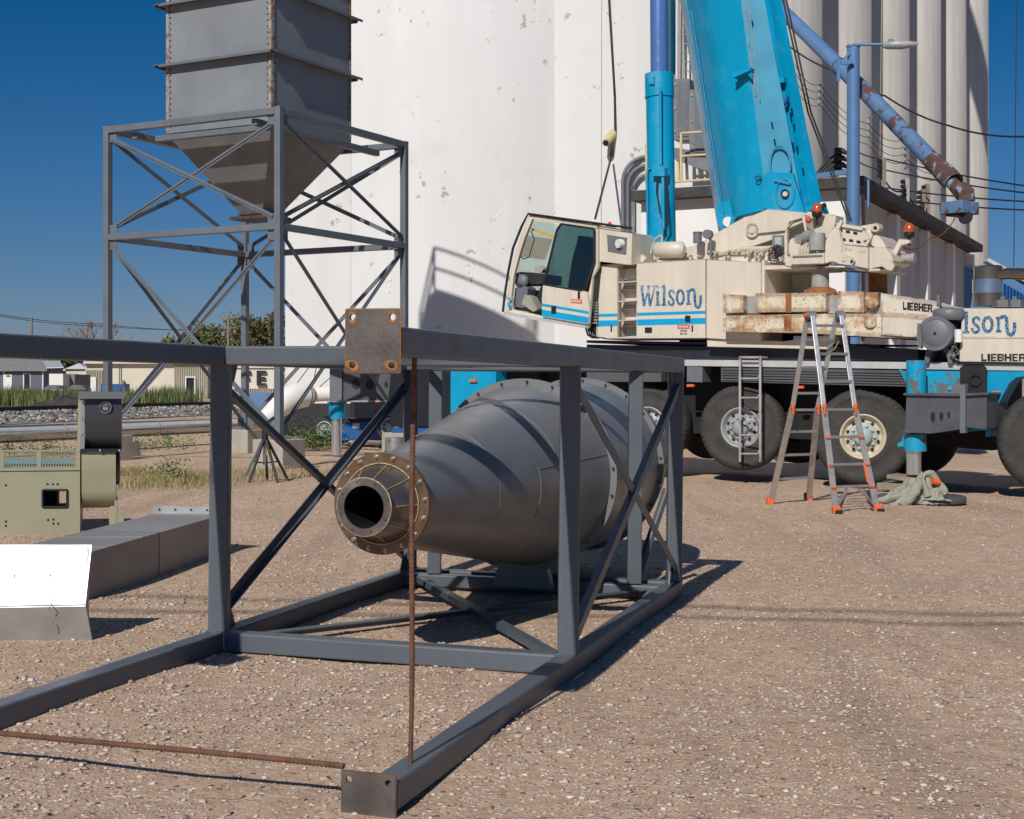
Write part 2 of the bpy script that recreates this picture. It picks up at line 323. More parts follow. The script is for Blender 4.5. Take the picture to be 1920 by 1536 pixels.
# ---- ground ----
def groundmat():
    m=bpy.data.materials.new('packed_gravel'); m.use_nodes=True; t=m.node_tree; N=t.nodes; K=t.links; b=N['Principled BSDF']
    b.inputs['Roughness'].default_value=.95; b.inputs['Specular IOR Level'].default_value=.15
    c=N.new('ShaderNodeTexCoord').outputs['Object']
    def no(s,d=5,r=.6):
        n=N.new('ShaderNodeTexNoise'); n.inputs['Scale'].default_value=s; n.inputs['Detail'].default_value=d; n.inputs['Roughness'].default_value=r; K.new(c,n.inputs[0]); return n.outputs[0]
    def mr(i,a,bb,c0=0,d0=1):
        r=N.new('ShaderNodeMapRange'); K.new(i,r.inputs[0]); r.inputs[1].default_value=a; r.inputs[2].default_value=bb; r.inputs[3].default_value=c0; r.inputs[4].default_value=d0; return r.outputs[0]
    def mix(f,a,bb,mode='MIX'):
        x=N.new('ShaderNodeMix'); x.data_type='RGBA'; x.blend_type=mode
        for s_,v in((0,f),(6,a),(7,bb)):
            if isinstance(v,(int,float)): x.inputs[s_].default_value=v
            elif isinstance(v,tuple): x.inputs[s_].default_value=v+(1,)
            else: K.new(v,x.inputs[s_])
        return x.outputs[2]
    def vor(s):
        v=N.new('ShaderNodeTexVoronoi'); v.inputs['Scale'].default_value=s; K.new(c,v.inputs['Vector']); v.inputs['Randomness'].default_value=1; return v
    base=mix(mr(no(.55),.35,.65),(.575,.405,.272),(.685,.495,.345))
    base=mix(mr(no(7,6,.7),.35,.7),base,(.43,.285,.19))
    mpn=N.new('ShaderNodeMapping'); mpn.inputs['Rotation'].default_value=(0,0,-.5); mpn.inputs['Scale'].default_value=(1.6,.16,1); K.new(c,mpn.inputs[0]); trk=N.new('ShaderNodeTexNoise'); trk.inputs['Scale'].default_value=1.1; trk.inputs['Detail'].default_value=3; K.new(mpn.outputs[0],trk.inputs[0])
    base=mix(mr(trk.outputs[0],.52,.68),base,(.44,.30,.205))
    hs=[]
    for s,th,dens,cols in((55,.42,.42,((.27,.20,.155),(.55,.43,.34),(.70,.63,.55),(.36,.23,.18))),(24,.36,.60,((.22,.175,.15),(.58,.46,.37),(.75,.68,.60),(.42,.25,.19)))):
        v=vor(s); sep=N.new('ShaderNodeSeparateColor'); K.new(v.outputs['Color'],sep.inputs[0])
        cr=N.new('ShaderNodeValToRGB'); K.new(sep.outputs[1],cr.inputs[0]); cr.color_ramp.interpolation='CONSTANT'
        el=cr.color_ramp.elements
        while len(el)<4: el.new(.5)
        for i,q in enumerate(cols): el[i].position=(0,.3,.62,.85)[i]; el[i].color=q+(1,)
        d=mr(v.outputs['Distance'],th,th-.1); pick=N.new('ShaderNodeMath'); pick.operation='GREATER_THAN'; K.new(sep.outputs[0],pick.inputs[0]); pick.inputs[1].default_value=dens
        dm_=mr(no(1.3,4,.6),.35,.65,dens+.22,dens-.22); K.new(dm_,pick.inputs[1])
        pr=N.new('ShaderNodeMath'); pr.operation='MULTIPLY'; K.new(d,pr.inputs[0]); K.new(pick.outputs[0],pr.inputs[1])
        base=mix(pr.outputs[0],base,cr.outputs[0])
        hh=N.new('ShaderNodeMath'); hh.operation='MULTIPLY'; K.new(mr(v.outputs['Distance'],th,0),hh.inputs[0]); K.new(pick.outputs[0],hh.inputs[1])
        h2=N.new('ShaderNodeMath'); h2.operation='MULTIPLY'; K.new(hh.outputs[0],h2.inputs[0]); h2.inputs[1].default_value=.45*24/s; hs.append(h2.outputs[0])
    K.new(base,b.inputs['Base Color'])
    ad=N.new('ShaderNodeMath'); K.new(hs[0],ad.inputs[0]); K.new(hs[1],ad.inputs[1])
    ad2=N.new('ShaderNodeMath'); ad2.operation='MULTIPLY_ADD'; K.new(no(14,7,.7),ad2.inputs[0]); ad2.inputs[1].default_value=1.1; K.new(ad.outputs[0],ad2.inputs[2])
    bp=N.new('ShaderNodeBump'); bp.inputs['Strength'].default_value=1; bp.inputs['Distance'].default_value=.017; K.new(ad2.outputs[0],bp.inputs['Height']); K.new(bp.outputs[0],b.inputs['Normal'])
    return m
m_ground=groundmat()
m_ballast=mat('ballast_stone',(.36,.34,.31),.95,0,.3,9,.9,14,patch=(.49,(.12,.11,.10),9,.03))
m_stone=mat('loose_stone',(.3,.25,.2),.85,0,.1,30,isl=[(.22,.17,.14),(.52,.39,.29),(.58,.45,.35),(.38,.28,.22),(.66,.57,.47),(.28,.25,.23),(.60,.46,.36),(.42,.27,.20),(.70,.63,.55),(.50,.39,.30),(.56,.43,.33),(.33,.28,.25)])
m_bstone=mat('ballast_rock',(.3,.28,.26),.95,0,.2,9,isl=[(.12,.11,.105),(.30,.28,.26),(.46,.43,.39),(.22,.18,.16),(.55,.52,.48)])
# =============== GROUND ===============
def hnoise(x,y): return .010*math.sin(x*1.7+.6*math.sin(y*1.1))+.009*math.sin(y*2.3+x*.8)+.006*math.sin(x*5.1-y*3.7)
xs=sorted(set([-900,-400,-200,-100,-60,-40,-30,-20,-16]+[round(-12+.3*i,3) for i in range(90)]+[16,20,30,45,70,110,200,400,900]))
ys=sorted(set([-60,-20,-5,0]+[round(1+.3*i,3) for i in range(104)]+[34,38,44,52,60,75,90,120,160,220,320,600,1000,2500]))
g=MB()
for y in ys:
    for x in xs:
        f=1 if (-12<=x<=15 and 2<y<31) else 0
        g.v.append((x,y,gz(x)+f*hnoise(x,y)))
nx=len(xs)
for j in range(len(ys)-1):
    for i in range(nx-1): g.f.append((j*nx+i,j*nx+i+1,(j+1)*nx+i+1,(j+1)*nx+i)); g.sm.append(True)
struct(g,'ground',m_ground)
def gh(x,y): return gz(x)+hnoise(x,y)
# loose stones (uncountable)
def stones():
    base=[(0,0,1),(1,0,.1),(.3,.95,-.05),(-.8,.6,.1),(-.8,-.6,-.1),(.3,-.95,.05),(0,0,-.8),(.55,.45,.72),(-.5,.3,.75),(-.1,-.6,.75)]
    tri=[(0,7,8),(0,8,9),(0,9,7),(7,1,2),(7,2,8),(8,2,3),(8,3,4),(8,4,9),(9,4,5),(9,5,1),(9,1,7),(6,2,1),(6,3,2),(6,4,3),(6,5,4),(6,1,5)]
    B=np.array(base); T=np.array(tri); V=[];Fc=[];k=0
    N=80000
    for i in range(N):
        py=1560-(1560-905)*(rng.random()**.72); px=rng.uniform(-40,1960)
        p=G(px,py); x,y=p.x,p.y
        if abs(x)>13: continue
        if rng.random()>.30+.9*(.5+.5*math.sin(x*1.9+1.3*math.sin(y*1.2))*math.sin(y*1.5+math.sin(x*2.7))): continue
        s=min(.018,.0028*math.exp(rng.normal(0,.62))*(1.0+.08*y))
        if i%160==0: s=rng.uniform(.010,.018)
        a=rng.uniform(0,2*PI); q=B*(1+rng.uniform(-.35,.35,(10,1)))*np.array([s*rng.uniform(.8,1.5),s*rng.uniform(.7,1.1),s*rng.uniform(.28,.6)])
        ca,sa=math.cos(a),math.sin(a); q=np.stack([q[:,0]*ca-q[:,1]*sa,q[:,0]*sa+q[:,1]*ca,q[:,2]],1)
        q+=np.array([x,y,gh(x,y)+s*.15]); V.append(q);Fc.append(T+k*10);k+=1
    V=np.concatenate(V);Fc=np.concatenate(Fc)
    me=bpy.data.meshes.new('loose_stones'); me.vertices.add(len(V)); me.vertices.foreach_set('co',V.astype(np.float32).ravel())
    me.loops.add(len(Fc)*3); me.loops.foreach_set('vertex_index',Fc.astype(np.int32).ravel()); me.polygons.add(len(Fc)); me.polygons.foreach_set('loop_start',np.arange(0,len(Fc)*3,3,dtype=np.int32)); me.polygons.foreach_set('loop_total',np.full(len(Fc),3,dtype=np.int32))
    me.update(calc_edges=True); me.materials.append(m_stone); o=bpy.data.objects.new('loose_stones',me); COL.objects.link(o)
    tag(o,'small mixed pebbles scattered over the packed gravel yard','gravel',kind='stuff')
stones()
# =============== FOREGROUND FRAME ===============
yaw,pit,rol,tx,ty,tz,FW,FH,FL,U1,T=.3016,-.0018,-.0089,-2.4464,5.6395,.0188,2.1407,1.7081,5.4873,2.4506,.1071
fu=Vector((math.sin(yaw),math.cos(yaw),pit)).normalized(); fv=Vector((math.cos(yaw),-math.sin(yaw),rol)); fv=(fv-fu*fv.dot(fu)).normalized(); fw=fv.cross(fu)
if fw.z<0: fw=-fw
FO=Vector((tx,ty,tz))
def FR(u,v,w): return FO+fu*u+fv*v+fw*w
fr=thing('steel_tower_frame',FR(U1,FW/2,0),'large grey welded square tube frame lying on its side around the cone in the foreground','steel frame')
h=T/2
def fb(name,a,b,wd=T,ht=T,r=.012,m=None,up=None,lb=None):
    o=MB().beam(FR(*a),FR(*b),wd,ht,up or fw,r).build(name,m or m_frame,fr)
    if lb: lab(o,lb)
    return o
for v in(h,FW-h):
    for wz in(h,FH-h): fb('leg',(0,v,wz),(FL,v,wz))
for u in(U1+h,FL-h):
    for wz in(h,FH-h): fb('crossbeam',(u,T+.001,wz),(u,FW-T-.001,wz))
    for v in(h,FW-h): fb('post',(u,v,T+.001),(u,v,FH-T-.001))
for v in(.33,1.84): fb('inner_post',(FL-.2-h,v,T+.001),(FL-.2-h,v,FH-T-.001),.10,.10)
fb('inner_beam',(FL-.2-h,T,h),(FL-.2-h,FW-T,h),.09,.09)
fb('inner_beam',(FL-.2-h,T,FH-h-.01),(FL-.2-h,FW-T,FH-h-.01),.08,.08)
fb('inner_brace',(FL-.12,1.84,.15),(FL+.1,2.0,.75),.05,.05)
def brace(a,b,wd=.062,lb=None,m=None,n=None):
    # flat angle iron: a flat plate plus a narrow flange
    A,B=FR(*a),FR(*b); d=(B-A).normalized(); nn=n; s=nn.cross(d).normalized()
    mb=MB().prism([A+s*wd/2,A-s*wd/2,B-s*wd/2,B+s*wd/2],nn*.007)
    mb.prism([A+s*wd/2,A+s*(wd/2-.007),B+s*(wd/2-.007),B+s*wd/2],nn*-.035)
    return mb.build('brace',m or m_frame2,fr)
for v,sg in((.03,-1),(FW-.03,1)):
    nn=fv*sg
    brace((U1+T-.03,v,FH-T+.0-.10),(FL-T+.03,v,T+.08),n=nn)
    brace((U1+T-.03,v+sg*.010,T+.08),(FL-T+.03,v+sg*.010,FH-T-.10),n=nn)
brace((U1+T-.02,T-.02,.062),(FL-T+.02,FW-T+.02,.062),n=fw)
brace((U1+T-.02,FW-T+.02,.075),(FL-T+.02,T-.02,.075),n=fw)
brace((U1+T-.02,T-.02,FH-.05),(FL-T+.02,FW-T+.02,FH-.05),n=fw)
brace((U1+T-.02,FW-T+.02,FH-.062),(FL-T+.02,T-.02,FH-.062),n=fw)
for v in(h,FW-h):   # gussets in side-panel corners
    for u,su in((U1+T,1),(FL-T,-1)):
        for wz,sw in((T,1),(FH-T,-1)):
            MB().prism([FR(u,v-.004,wz),FR(u+su*.13,v-.004,wz),FR(u+su*.09,v-.004,wz+sw*.09),FR(u,v-.004,wz+sw*.13)],fv*.008).build('gusset',m_frame2,fr)
for wz in (.05,FH-.05):
    for v,sv in((T,1),(FW-T,-1)):
        for u,su in((U1+T,1),(FL-T,-1)):
            MB().prism([FR(u,v,wz),FR(u+su*.16,v,wz),FR(u,v+sv*.16,wz)],fw*.008).build('gusset',m_frame2,fr)
def plate(v0,w0,w1,up,mt=None):
    # square base plate with four real bolt holes
    cx,cw=v0+.103,(w0+w1)/2; hw,hh_=.103,(w1-w0)/2; mb=MB()
    hs=[(sx*.075,sy*.075) for sx in(-1,1) for sy in(-1,1)]
    bm=bmesh.new(); n=16
    # build plate as 2x2 quadrants each with an octagonal hole
    for sx in(-1,1):
        for sy in(-1,1):
            ox,oy=sx*.075,sy*(hh_-.028)
            x0,x1=sorted((0,sx*hw)); y0,y1=sorted((0,sy*hh_))
            inn=[];out=[]
            for k in range(n):
                a=2*PI*k/n; c_,s_=math.cos(a),math.sin(a); inn.append((ox+.012*c_,oy+.012*s_))
                tt=min((x1-ox)/c_ if c_>1e-9 else 1e9,(x0-ox)/c_ if c_<-1e-9 else 1e9,(y1-oy)/s_ if s_>1e-9 else 1e9,(y0-oy)/s_ if s_<-1e-9 else 1e9)
                out.append((ox+c_*tt,oy+s_*tt))
            # corners snapping
            for cxn,cyn in((x0,y0),(x0,y1),(x1,y0),(x1,y1)):
                k=min(range(n),key=lambda i:(out[i][0]-cxn)**2+(out[i][1]-cyn)**2); out[k]=(cxn,cyn)
            for d0 in(-.022,-.010):
                vs=[FR(d0,cx+a,cw+b) for a,b in inn+out]; mb.add(vs,[(k,(k+1)%n,n+(k+1)%n,n+k) for k in range(n)])
            vs=[FR(d0,cx+a,cw+b) for d0 in(-.022,-.010) for a,b in inn]; mb.add(vs,[(k,(k+1)%n,n+(k+1)%n,n+k) for k in range(n)],True)
    o=mb.build('base_plate',mt or m_plate,fr)
    e=MB()
    for a,b,c_,d_ in((-hw,-hh_,hw,-hh_),(hw,-hh_,hw,hh_),(hw,hh_,-hw,hh_),(-hw,hh_,-hw,-hh_)):
        e.tube([FR(-.016,cx+a,cw+b),FR(-.016,cx+c_,cw+d_)],.0042 if up else .0035,6)
    e.build('rusty_edge',m_orust if up else m_rebar,o)
    if up:
        e=MB()
        for sx in(-1,1):
            for sy in(-1,1):
                n2=14; c0=(cx+sx*.075,cw+sy*(hh_-.028)); rr=[(.022 if sy<0 else .0185)*(1+.22*math.sin(k*2*PI/n2*2+sx*3+sy)+.10*math.sin(k*2*PI/n2*3+sy)) for k in range(n2)]
                vs=[FR(-.0235,c0[0]+r_*math.cos(2*PI*k/n2),c0[1]+r_*math.sin(2*PI*k/n2)) for r_s in (0,1) for k,r_ in enumerate([.0122]*n2 if r_s==0 else rr)]
                e.add(vs,[(k,(k+1)%n2,n2+(k+1)%n2,n2+k) for k in range(n2)])
        e.build('rust_ring',m_orust,o)
    return o
# weld beads where tubes meet
for u0 in(U1,FL-T):
    for v0 in(0,FW-T):
        for wz in(T,FH-T):
            c_=[FR(u0,v0,wz),FR(u0+T,v0,wz),FR(u0+T,v0+T,wz),FR(u0,v0+T,wz)]
            MB().tube([c_[0],c_[1],c_[2],c_[3],c_[0]],[.0045,.0055,.0045,.0055,.0045],5).build('weld_bead',m_frame2,fr)
lab(plate(FW-.206,FH-.165,FH+.06,True),'rust edged square plate with four rust ringed bolt holes')
lab(plate(FW-.206,-.075,.132,False),'dark square plate at ground level')
plate(0,FH-.165,FH+.06,False); plate(0,-.05,.132,False)
def rebar(a,b,r,name_lab,twist=True,plain=0.):
    A,B=Vector(a),Vector(b); L=(B-A).length; d=(B-A)/L; n=int(L/.016); pts=[];rs=[]
    for i in range(n*2+1):
        t=i/(2*n); s=math.sin(t*7)*.003; pts.append(A+d*L*t+Vector((s,0,s*.5)))
        rs.append(r*(1.0 if (i%2 or t<plain) else .74) if t>=plain else r*.78)
    o=MB().tube(pts,rs,8).build('rebar',m_rebar); tag(o,name_lab,'rebar'); return o
p0=FR(.235,FW-.045,T); p1=FR(.235,FW-.045,FH-T)
rebar(p0,p1,.0115,'rusty upright ribbed steel bar standing between the frame legs',plain=.16)
rebar(FR(.02,FW-.215,.138),FR(.02,.05,.138),.0125,'rusty ribbed steel bar stretched level just above the gravel at lower left')
# =============== CONE / DRUM ===============
AX=lambda u:FR(u,FW/2,.862)
dr=thing('cyclone_cone',FR(4.5,FW/2,0),'dark grey sheet steel cone and drum with a brown bolted nozzle lying inside the frame','steel cone')
def dl(name,prof,m,n=72,sm=True,par=None): return MB().lathe(AX(0),fu,prof,n,sm).build(name,m,par or dr)
dl('cone',[(2.43,.225),(2.47,.228),(5.00,.640)],m_drum)
dl('cone',[(5.00,.640),(5.04,.644)],m_drum)
dl('drum',[(5.05,.642),(6.62,.665),(6.9,.665),(6.9,.60)],m_drum)
dl('end_cap',[(6.9,.60),(6.9,.02)],m_drum)
for u,ro in((5.02,.688),(6.60,.706)):
    o=MB().ring(AX(u),fu,ro,.62,.016,72).build('flange_ring',m_drum,dr)
    b=MB()
    for k in range(22):
        a=2*PI*k/22+.1; c=AX(u)+(fv*math.cos(a)+fw*math.sin(a))*(ro-.022)
        b.cyl(c-fu*.02,c+fu*.03,.009,n=6)
    b.build('bolt_row',m_dkbolt,o)
o=MB().ring(AX(2.425),fu,.274,.17,.016,56).build('outer_flange',m_flange,dr)
o2=MB().ring(AX(2.407),fu,.274,.215,.015,56).build('outer_flange',m_flange,dr)
for k in range(16):
    a=2*PI*k/16+.12; c=AX(2.407)+(fv*math.cos(a)+fw*math.sin(a))*.252
    MB().cyl(c-fu*.004,c,.0135,n=12).cyl(c-fu*.014,c-fu*.004,.0095,n=6).cyl(c-fu*.020,c-fu*.014,.005,n=8).build('bolt',m_bolt,o2)
noz=MB().lathe(AX(0),fu,[(2.19,.118),(2.405,.212)],36,True).build('nozzle',m_nozzle,dr)
wd=MB()
xx=fu.cross(Vector((0,0,1))).normalized(); yy=xx.cross(fu)
for k in range(9):
    a=2*PI*k/9; dv=xx*math.cos(a)+yy*math.sin(a); pts=[];
    for i in range(13):
        t=i/12; pts.append(AX(2.19+.215*t)+dv*(.1195+.094*t)+Vector((random.uniform(-1,1),0,random.uniform(-1,1)))*.0012)
    wd.tube(pts,[.0042+random.uniform(-.001,.001) for _ in pts],5)
wd.build('weld_seam',m_weld,noz)
cw_=MB()
for rr_,uu in((.152,2.178),(.2165,2.402)):
    pts=[AX(uu)+(xx*math.cos(2*PI*k/48)+yy*math.sin(2*PI*k/48))*rr_ for k in range(49)]; cw_.tube(pts,.0045,5)
cw_.build('weld_seam',m_weld,noz)
o=MB().ring(AX(2.174),fu,.151,.112,.014,40,True).build('inlet_ring',m_nozzle,dr); lab(o,'blued steel ring around the round opening')
for k in range(8):
    a=2*PI*k/8+.3; c=AX(2.174)+(fv*math.cos(a)+fw*math.sin(a))*.135; MB().cyl(c-fu*.001,c+fu*.002,.005,n=8).build('bolt_hole',m_black,o)
MB().lathe(AX(0),fu,[(2.19,.111),(2.40,.112),(2.7,.17),(2.7,.01)],24).build('inner_tube',m_black,dr)
# plate seams on the cone
sm_=MB()
def cpt(u,a,e=.0015): r_=.228+(u-2.47)/(5.0-2.47)*(.640-.228)+e; return AX(u)+(xx*math.cos(a)+yy*math.sin(a))*r_
for a0,a1,u0,u1_ in((.25,.25,3.9,5.0),(-.42,.25,3.9,3.9),(-.05,-.05,5.1,6.5)):
    pts=[cpt(u0+(u1_-u0)*t/10,a0+(a1-a0)*t/10) if u0<5.05 else AX(u0+(u1_-u0)*t/10)+(xx*math.cos(a0)+yy*math.sin(a0))*(.6435+(u0+(u1_-u0)*t/10-5.05)*.0147) for t in range(11)]
    sm_.tube(pts,.0035,4)
sm_.build('seam',m_drum,dr)
for a_,u_ in():
    c=cpt(u_,a_,.0); nv=(xx*math.cos(a_)+yy*math.sin(a_)); MB().prism([c-fu*.06-nv*.01,c+fu*.06-nv*.01,c+fu*.04+nv*.05,c-fu*.04+nv*.05],(xx*math.sin(a_)-yy*math.cos(a_))*.012).build('lifting_lug',m_drum,dr)
wr=MB()
for u_ in(3.35,4.2):
    wr.tube([cpt(u_,2*PI*k/60,.0) for k in range(61)],[.0028+.0008*math.sin(k*5) for k in range(61)],4)
wr.build('weld_seam',m_drum,dr)
sd=MB()
for u,v0,v1 in((5.0,.86,1.3),):
    r_=.228+(u-2.47)/2.53*.412
    sd.prism([FR(u,v0,T*.6),FR(u,v1,T*.6),FR(u,v1-.05,.862-r_+.03),FR(u,v0+.05,.862-r_+.03)],fu*.08)
sd.build('support_saddle',m_drum,dr)
# =============== HOPPER TOWER ===============
TN=Vector((-4.096,25,0)); az=R(28.5); ra=Vector((math.sin(az),math.cos(az),0)); la=Vector((-ra.y,ra.x,0)); TWd=4.05
tN,tR_,tL=TN,TN+ra*TWd,TN+la*TWd; tB=tR_+la*TWd; TC=(tN+tB)/2
tw=thing('hopper_stand',TC,'tall grey cross braced steel stand on four concrete blocks under the square bin','steel stand')
Zt,Zm,Zb=6.33,4.30,.56
cs=[tN,tR_,tB,tL]
def tb(name,a,b,s=.13,m=m_tower,up=(0,0,1)): return MB().beam(a,b,s,s,up,.012,2).build(name,m,tw)
for c in cs: tb('leg',c+Vector((0,0,Zb)),c+Vector((0,0,Zt+.065)),up=ra)
for i in range(4):
    a,b=cs[i],cs[(i+1)%4]; d=(b-a).normalized()
    for z in(Zt,Zm): tb('rail',a+d*.066+Vector((0,0,z)),b-d*.066+Vector((0,0,z)),.125 if z==Zt else .12)
    nrm=Vector((d.y,-d.x,0))
    for z0,z1 in((Zm+.18,Zt-.18),(Zb+.2,Zm-.18)):
        for q,(s0,s1) in enumerate(((z0,z1),(z1,z0))):
            A=a+d*.12+Vector((0,0,s0))+nrm*(.02*(q*2-1)); Bp=b-d*.12+Vector((0,0,s1))+nrm*(.02*(q*2-1))
            MB().beam(A,Bp,.012,.085,up=nrm.cross(Bp-A)).beam(A+nrm*.012,Bp+nrm*.012,.03,.010,up=nrm.cross(Bp-A)).build('brace',m_tower,tw)
    for c,dd in((a,d),(b,-d)):
        for z in(Zt-.14,Zm+.14,Zm-.14,Zb+.16): MB().prism([c+dd*.06+Vector((0,0,z-.1)),c+dd*.24+Vector((0,0,z-.08)),c+dd*.24+Vector((0,0,z+.08)),c+dd*.06+Vector((0,0,z+.1))],nrm*.012).build('gusset',m_tower,tw)
    MB().box(a+Vector((0,0,Zt+.062)),(.138,.138,.012),-az).build('leg_cap',m_rustedge,tw)
bh=1.26; bc=[TC-ra*bh-la*bh,TC+ra*bh-la*bh,TC+ra*bh+la*bh,TC-ra*bh+la*bh]
for s_ in(-1,1):
    for off in (1.42,):
        tb('support_beam',TC+la*s_*off-ra*(TWd/2-.07)+Vector((0,0,Zt-.13)),TC+la*s_*off+ra*(TWd/2-.07)+Vector((0,0,Zt-.13)),.12)
        tb('support_beam',TC+ra*s_*off-la*(off-.07)+Vector((0,0,Zt-.13)),TC+ra*s_*off+la*(off-.07)+Vector((0,0,Zt-.13)),.11)
pads=[('front',tN,'concrete footing block under the near leg of the hopper stand, behind the black tripod'),('right',tR_,'concrete footing under the right leg of the hopper stand, partly behind the cone'),('back',tB,'concrete footing under the back leg of the hopper stand, below the shiny pipe'),('left',tL,'concrete footing block under the left leg of the hopper stand, behind the green blower')]
for nme,c,l in pads:
    gzz=gz(c.x); o=MB().box(c+Vector((0,0,(Zb+gzz-.05)/2)),(.66,.66,Zb-gzz+.05),-az).build('concrete_footing',m_conc,None,.015); tag(o,l,'footing','concrete footings under the hopper stand')
    MB().box(c+Vector((0,0,Zb+.008)),(.3,.3,.016),-az).build('foot_plate',m_tower,tw)
bn=thing('hopper_bin',TC+Vector((0,0,4.7)),'tall square grey steel bin with rusty corner seams and pointed hopper, on the braced stand','hopper bin')
zb0,ztop=6.32,11.35
V3=lambda p,z:Vector((p.x,p.y,z))
MB().prism([V3(c,zb0) for c in bc],(0,0,ztop-zb0)).build('bin_wall',m_bin,bn)
oc=[TC+(c-TC)*(.24/1.26)+Vector((.0,0,0)) for c in bc]
hp=MB()
for i in range(4):
    a,b=bc[i],bc[(i+1)%4]; hp.add([V3(TC+(a-TC)*.99,zb0-.03),V3(TC+(b-TC)*.99,zb0-.03),V3(oc[(i+1)%4],4.80),V3(oc[i],4.80)],[(0,1,2,3)])
hp.build('hopper',m_drum,bn)
MB().box(V3(TC,4.75),(.95,.7,.06),-az).box(V3(TC,4.82),(.62,.62,.03),-az).build('slide_gate',mat('gate_rust',(.07,.05,.045),.6,.2,.3,6,.1,40,patch=(.6,(.16,.07,.04),6,.1)),bn)
for z in(7.62,8.78,9.94,11.1):
    for i in range(4):
        a,b=bc[i],bc[(i+1)%4]; d=(b-a).normalized(); nrm=Vector((d.y,-d.x,0)); e=-.0
        A=V3(a-d*.05,z);Bq=V3(b+d*.17 if i%2==0 else b+d*.1,z)
        MB().prism([A+nrm*.002,A+nrm*.17,A+nrm*.17+Vector((0,0,-.05)),A+nrm*.158+Vector((0,0,-.05)),A+nrm*.158+Vector((0,0,-.012)),A+nrm*.002+Vector((0,0,-.012))],Bq-A).build('stiffener',m_tower,bn)
for i in (0,1,2,3):
    c=bc[i]; o=(c-TC).normalized()
    d1=(bc[(i+1)%4]-c).normalized(); d0=(bc[i-1]-c).normalized(); n1=-d0
    q=MB().prism([V3(c+n1*.004-d1*.0,zb0+.05),V3(c+n1*.004+d1*.075,zb0+.05),V3(c+n1*.012+d1*.075,zb0+.05),V3(c+n1*.012,zb0+.05)],(0,0,ztop-zb0-.1))
    q.build('corner_seam',m_rustedge,bn)
    q=MB().prism([V3(c-d1*.012,zb0+.05),V3(c-d1*.012+d0*.055,zb0+.05),V3(c-d1*.004+d0*.055,zb0+.05),V3(c-d1*.004,zb0+.05)],(0,0,ztop-zb0-.1)).build('corner_seam',m_rustedge,bn)
    b=MB(); z=zb0+.12
    while z<9.2:
        p=c+d1*.105+n1*.002; b.cyl(V3(p,z),V3(p,z)+n1*.012,.014,n=6)
        p=c+d0*.085-d1*.002; b.cyl(V3(p,z),V3(p,z)-d1*.012,.012,n=6); z+=.11
    b.build('bolt_row',m_dkbolt,q)
rl=MB()
for i in range(4):
    a,b=bc[i],bc[(i+1)%4]
    for z in(.55,1.1): rl.tube([V3(a,ztop+z),V3(b,ztop+z)],.035,6)
    for k in range(1 if i!=3 else 1): rl.tube([V3(a,ztop),V3(a,ztop+1.1)],.035,6)
rl.build('top_railing',m_tower,bn)
# =============== SILOS ===============
def silo(x,y,r,hgt,m,l,grp,cat='silo'):
    o=MB().lathe((x,y,gz(x)-.3),(0,0,1),[(0,r),(hgt,r),(hgt,.05)],96).build('concrete_silo',m); tag(o,l,cat,grp)
    return o
SAc=(-1.45,44.08); SAr=5.5
def onA(px):
    d=Vector(((px-960)/F,1)).normalized(); c=Vector(SAc); b=d.dot(c); q=b*b-c.dot(c)+SAr*SAr; return d*(b-math.sqrt(max(0,q)))
sA=silo(SAc[0],SAc[1],SAr,34,m_white,'large whitewashed silo nearest the camera, left of all the others, behind the grey hopper bin','concrete silos')
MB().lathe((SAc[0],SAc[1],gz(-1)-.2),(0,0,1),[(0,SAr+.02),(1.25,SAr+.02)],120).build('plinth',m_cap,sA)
zc0,xc0,rr_,dd_=54.9,7.86,4.03,8.06; a27=R(27)
names=['whitewashed silo mostly hidden behind the crane boom','first bare concrete silo of the receding row, just right of the crane boom','second bare concrete silo of the receding row, behind the blue post','third bare concrete silo of the receding row, behind the street lamp head','fourth bare concrete silo of the receding row, crossed by the middle of the blue spout','fifth bare concrete silo of the receding row, behind the rusty end of the spout','farthest bare concrete silo, at the right end of the row against the sky']
for k in range(-1,6):
    x=xc0+k*dd_*math.sin(a27); y=zc0+k*dd_*math.cos(a27)
    silo(x,y,rr_+(.02 if k%2 else 0),42,m_white if k<0 else m_row,names[k+1],'concrete silos')
hh=thing('headhouse_wall',(3.5,41,0),'tall white headhouse wall joining the near silo, behind the upright blue lift cylinder','wall')
q1=onA(1040); arc=[Vector((q1.x+(5.1-q1.x)*k/10,q1.y+(38.1-q1.y)*k/10-.30*math.sin(PI*k/10),-.3)) for k in range(11)]
MB().prism(arc+[Vector((5.1,44,-.3)),Vector((q1.x,44,-.3))],(0,0,32)).build('wall_slab',m_white,hh)
hw2=thing('end_wall',(-5.5,41,0),'bright white end wall joining the left edge of the near silo, seen through the steel stand','wall')
q1=onA(658); q2=Vector((-.1594*(q1.y+.7),q1.y+.7))
MB().prism([Vector((q1.x,q1.y-.02,-.3)),Vector((q2.x,q2.y,-.3)),Vector((q2.x+.3,45,-.3)),Vector((q1.x,45,-.3))],(0,0,32)).build('wall_slab',m_white,hw2)
MB().prism([Vector((q1.x,q1.y-.05,-.3)),Vector((q2.x-.03,q2.y-.03,-.3)),Vector((q2.x+.0,q2.y+.3,-.3)),Vector((q1.x,q1.y+.3,-.3))],(0,0,1.3)).build('plinth',m_cap,hw2)
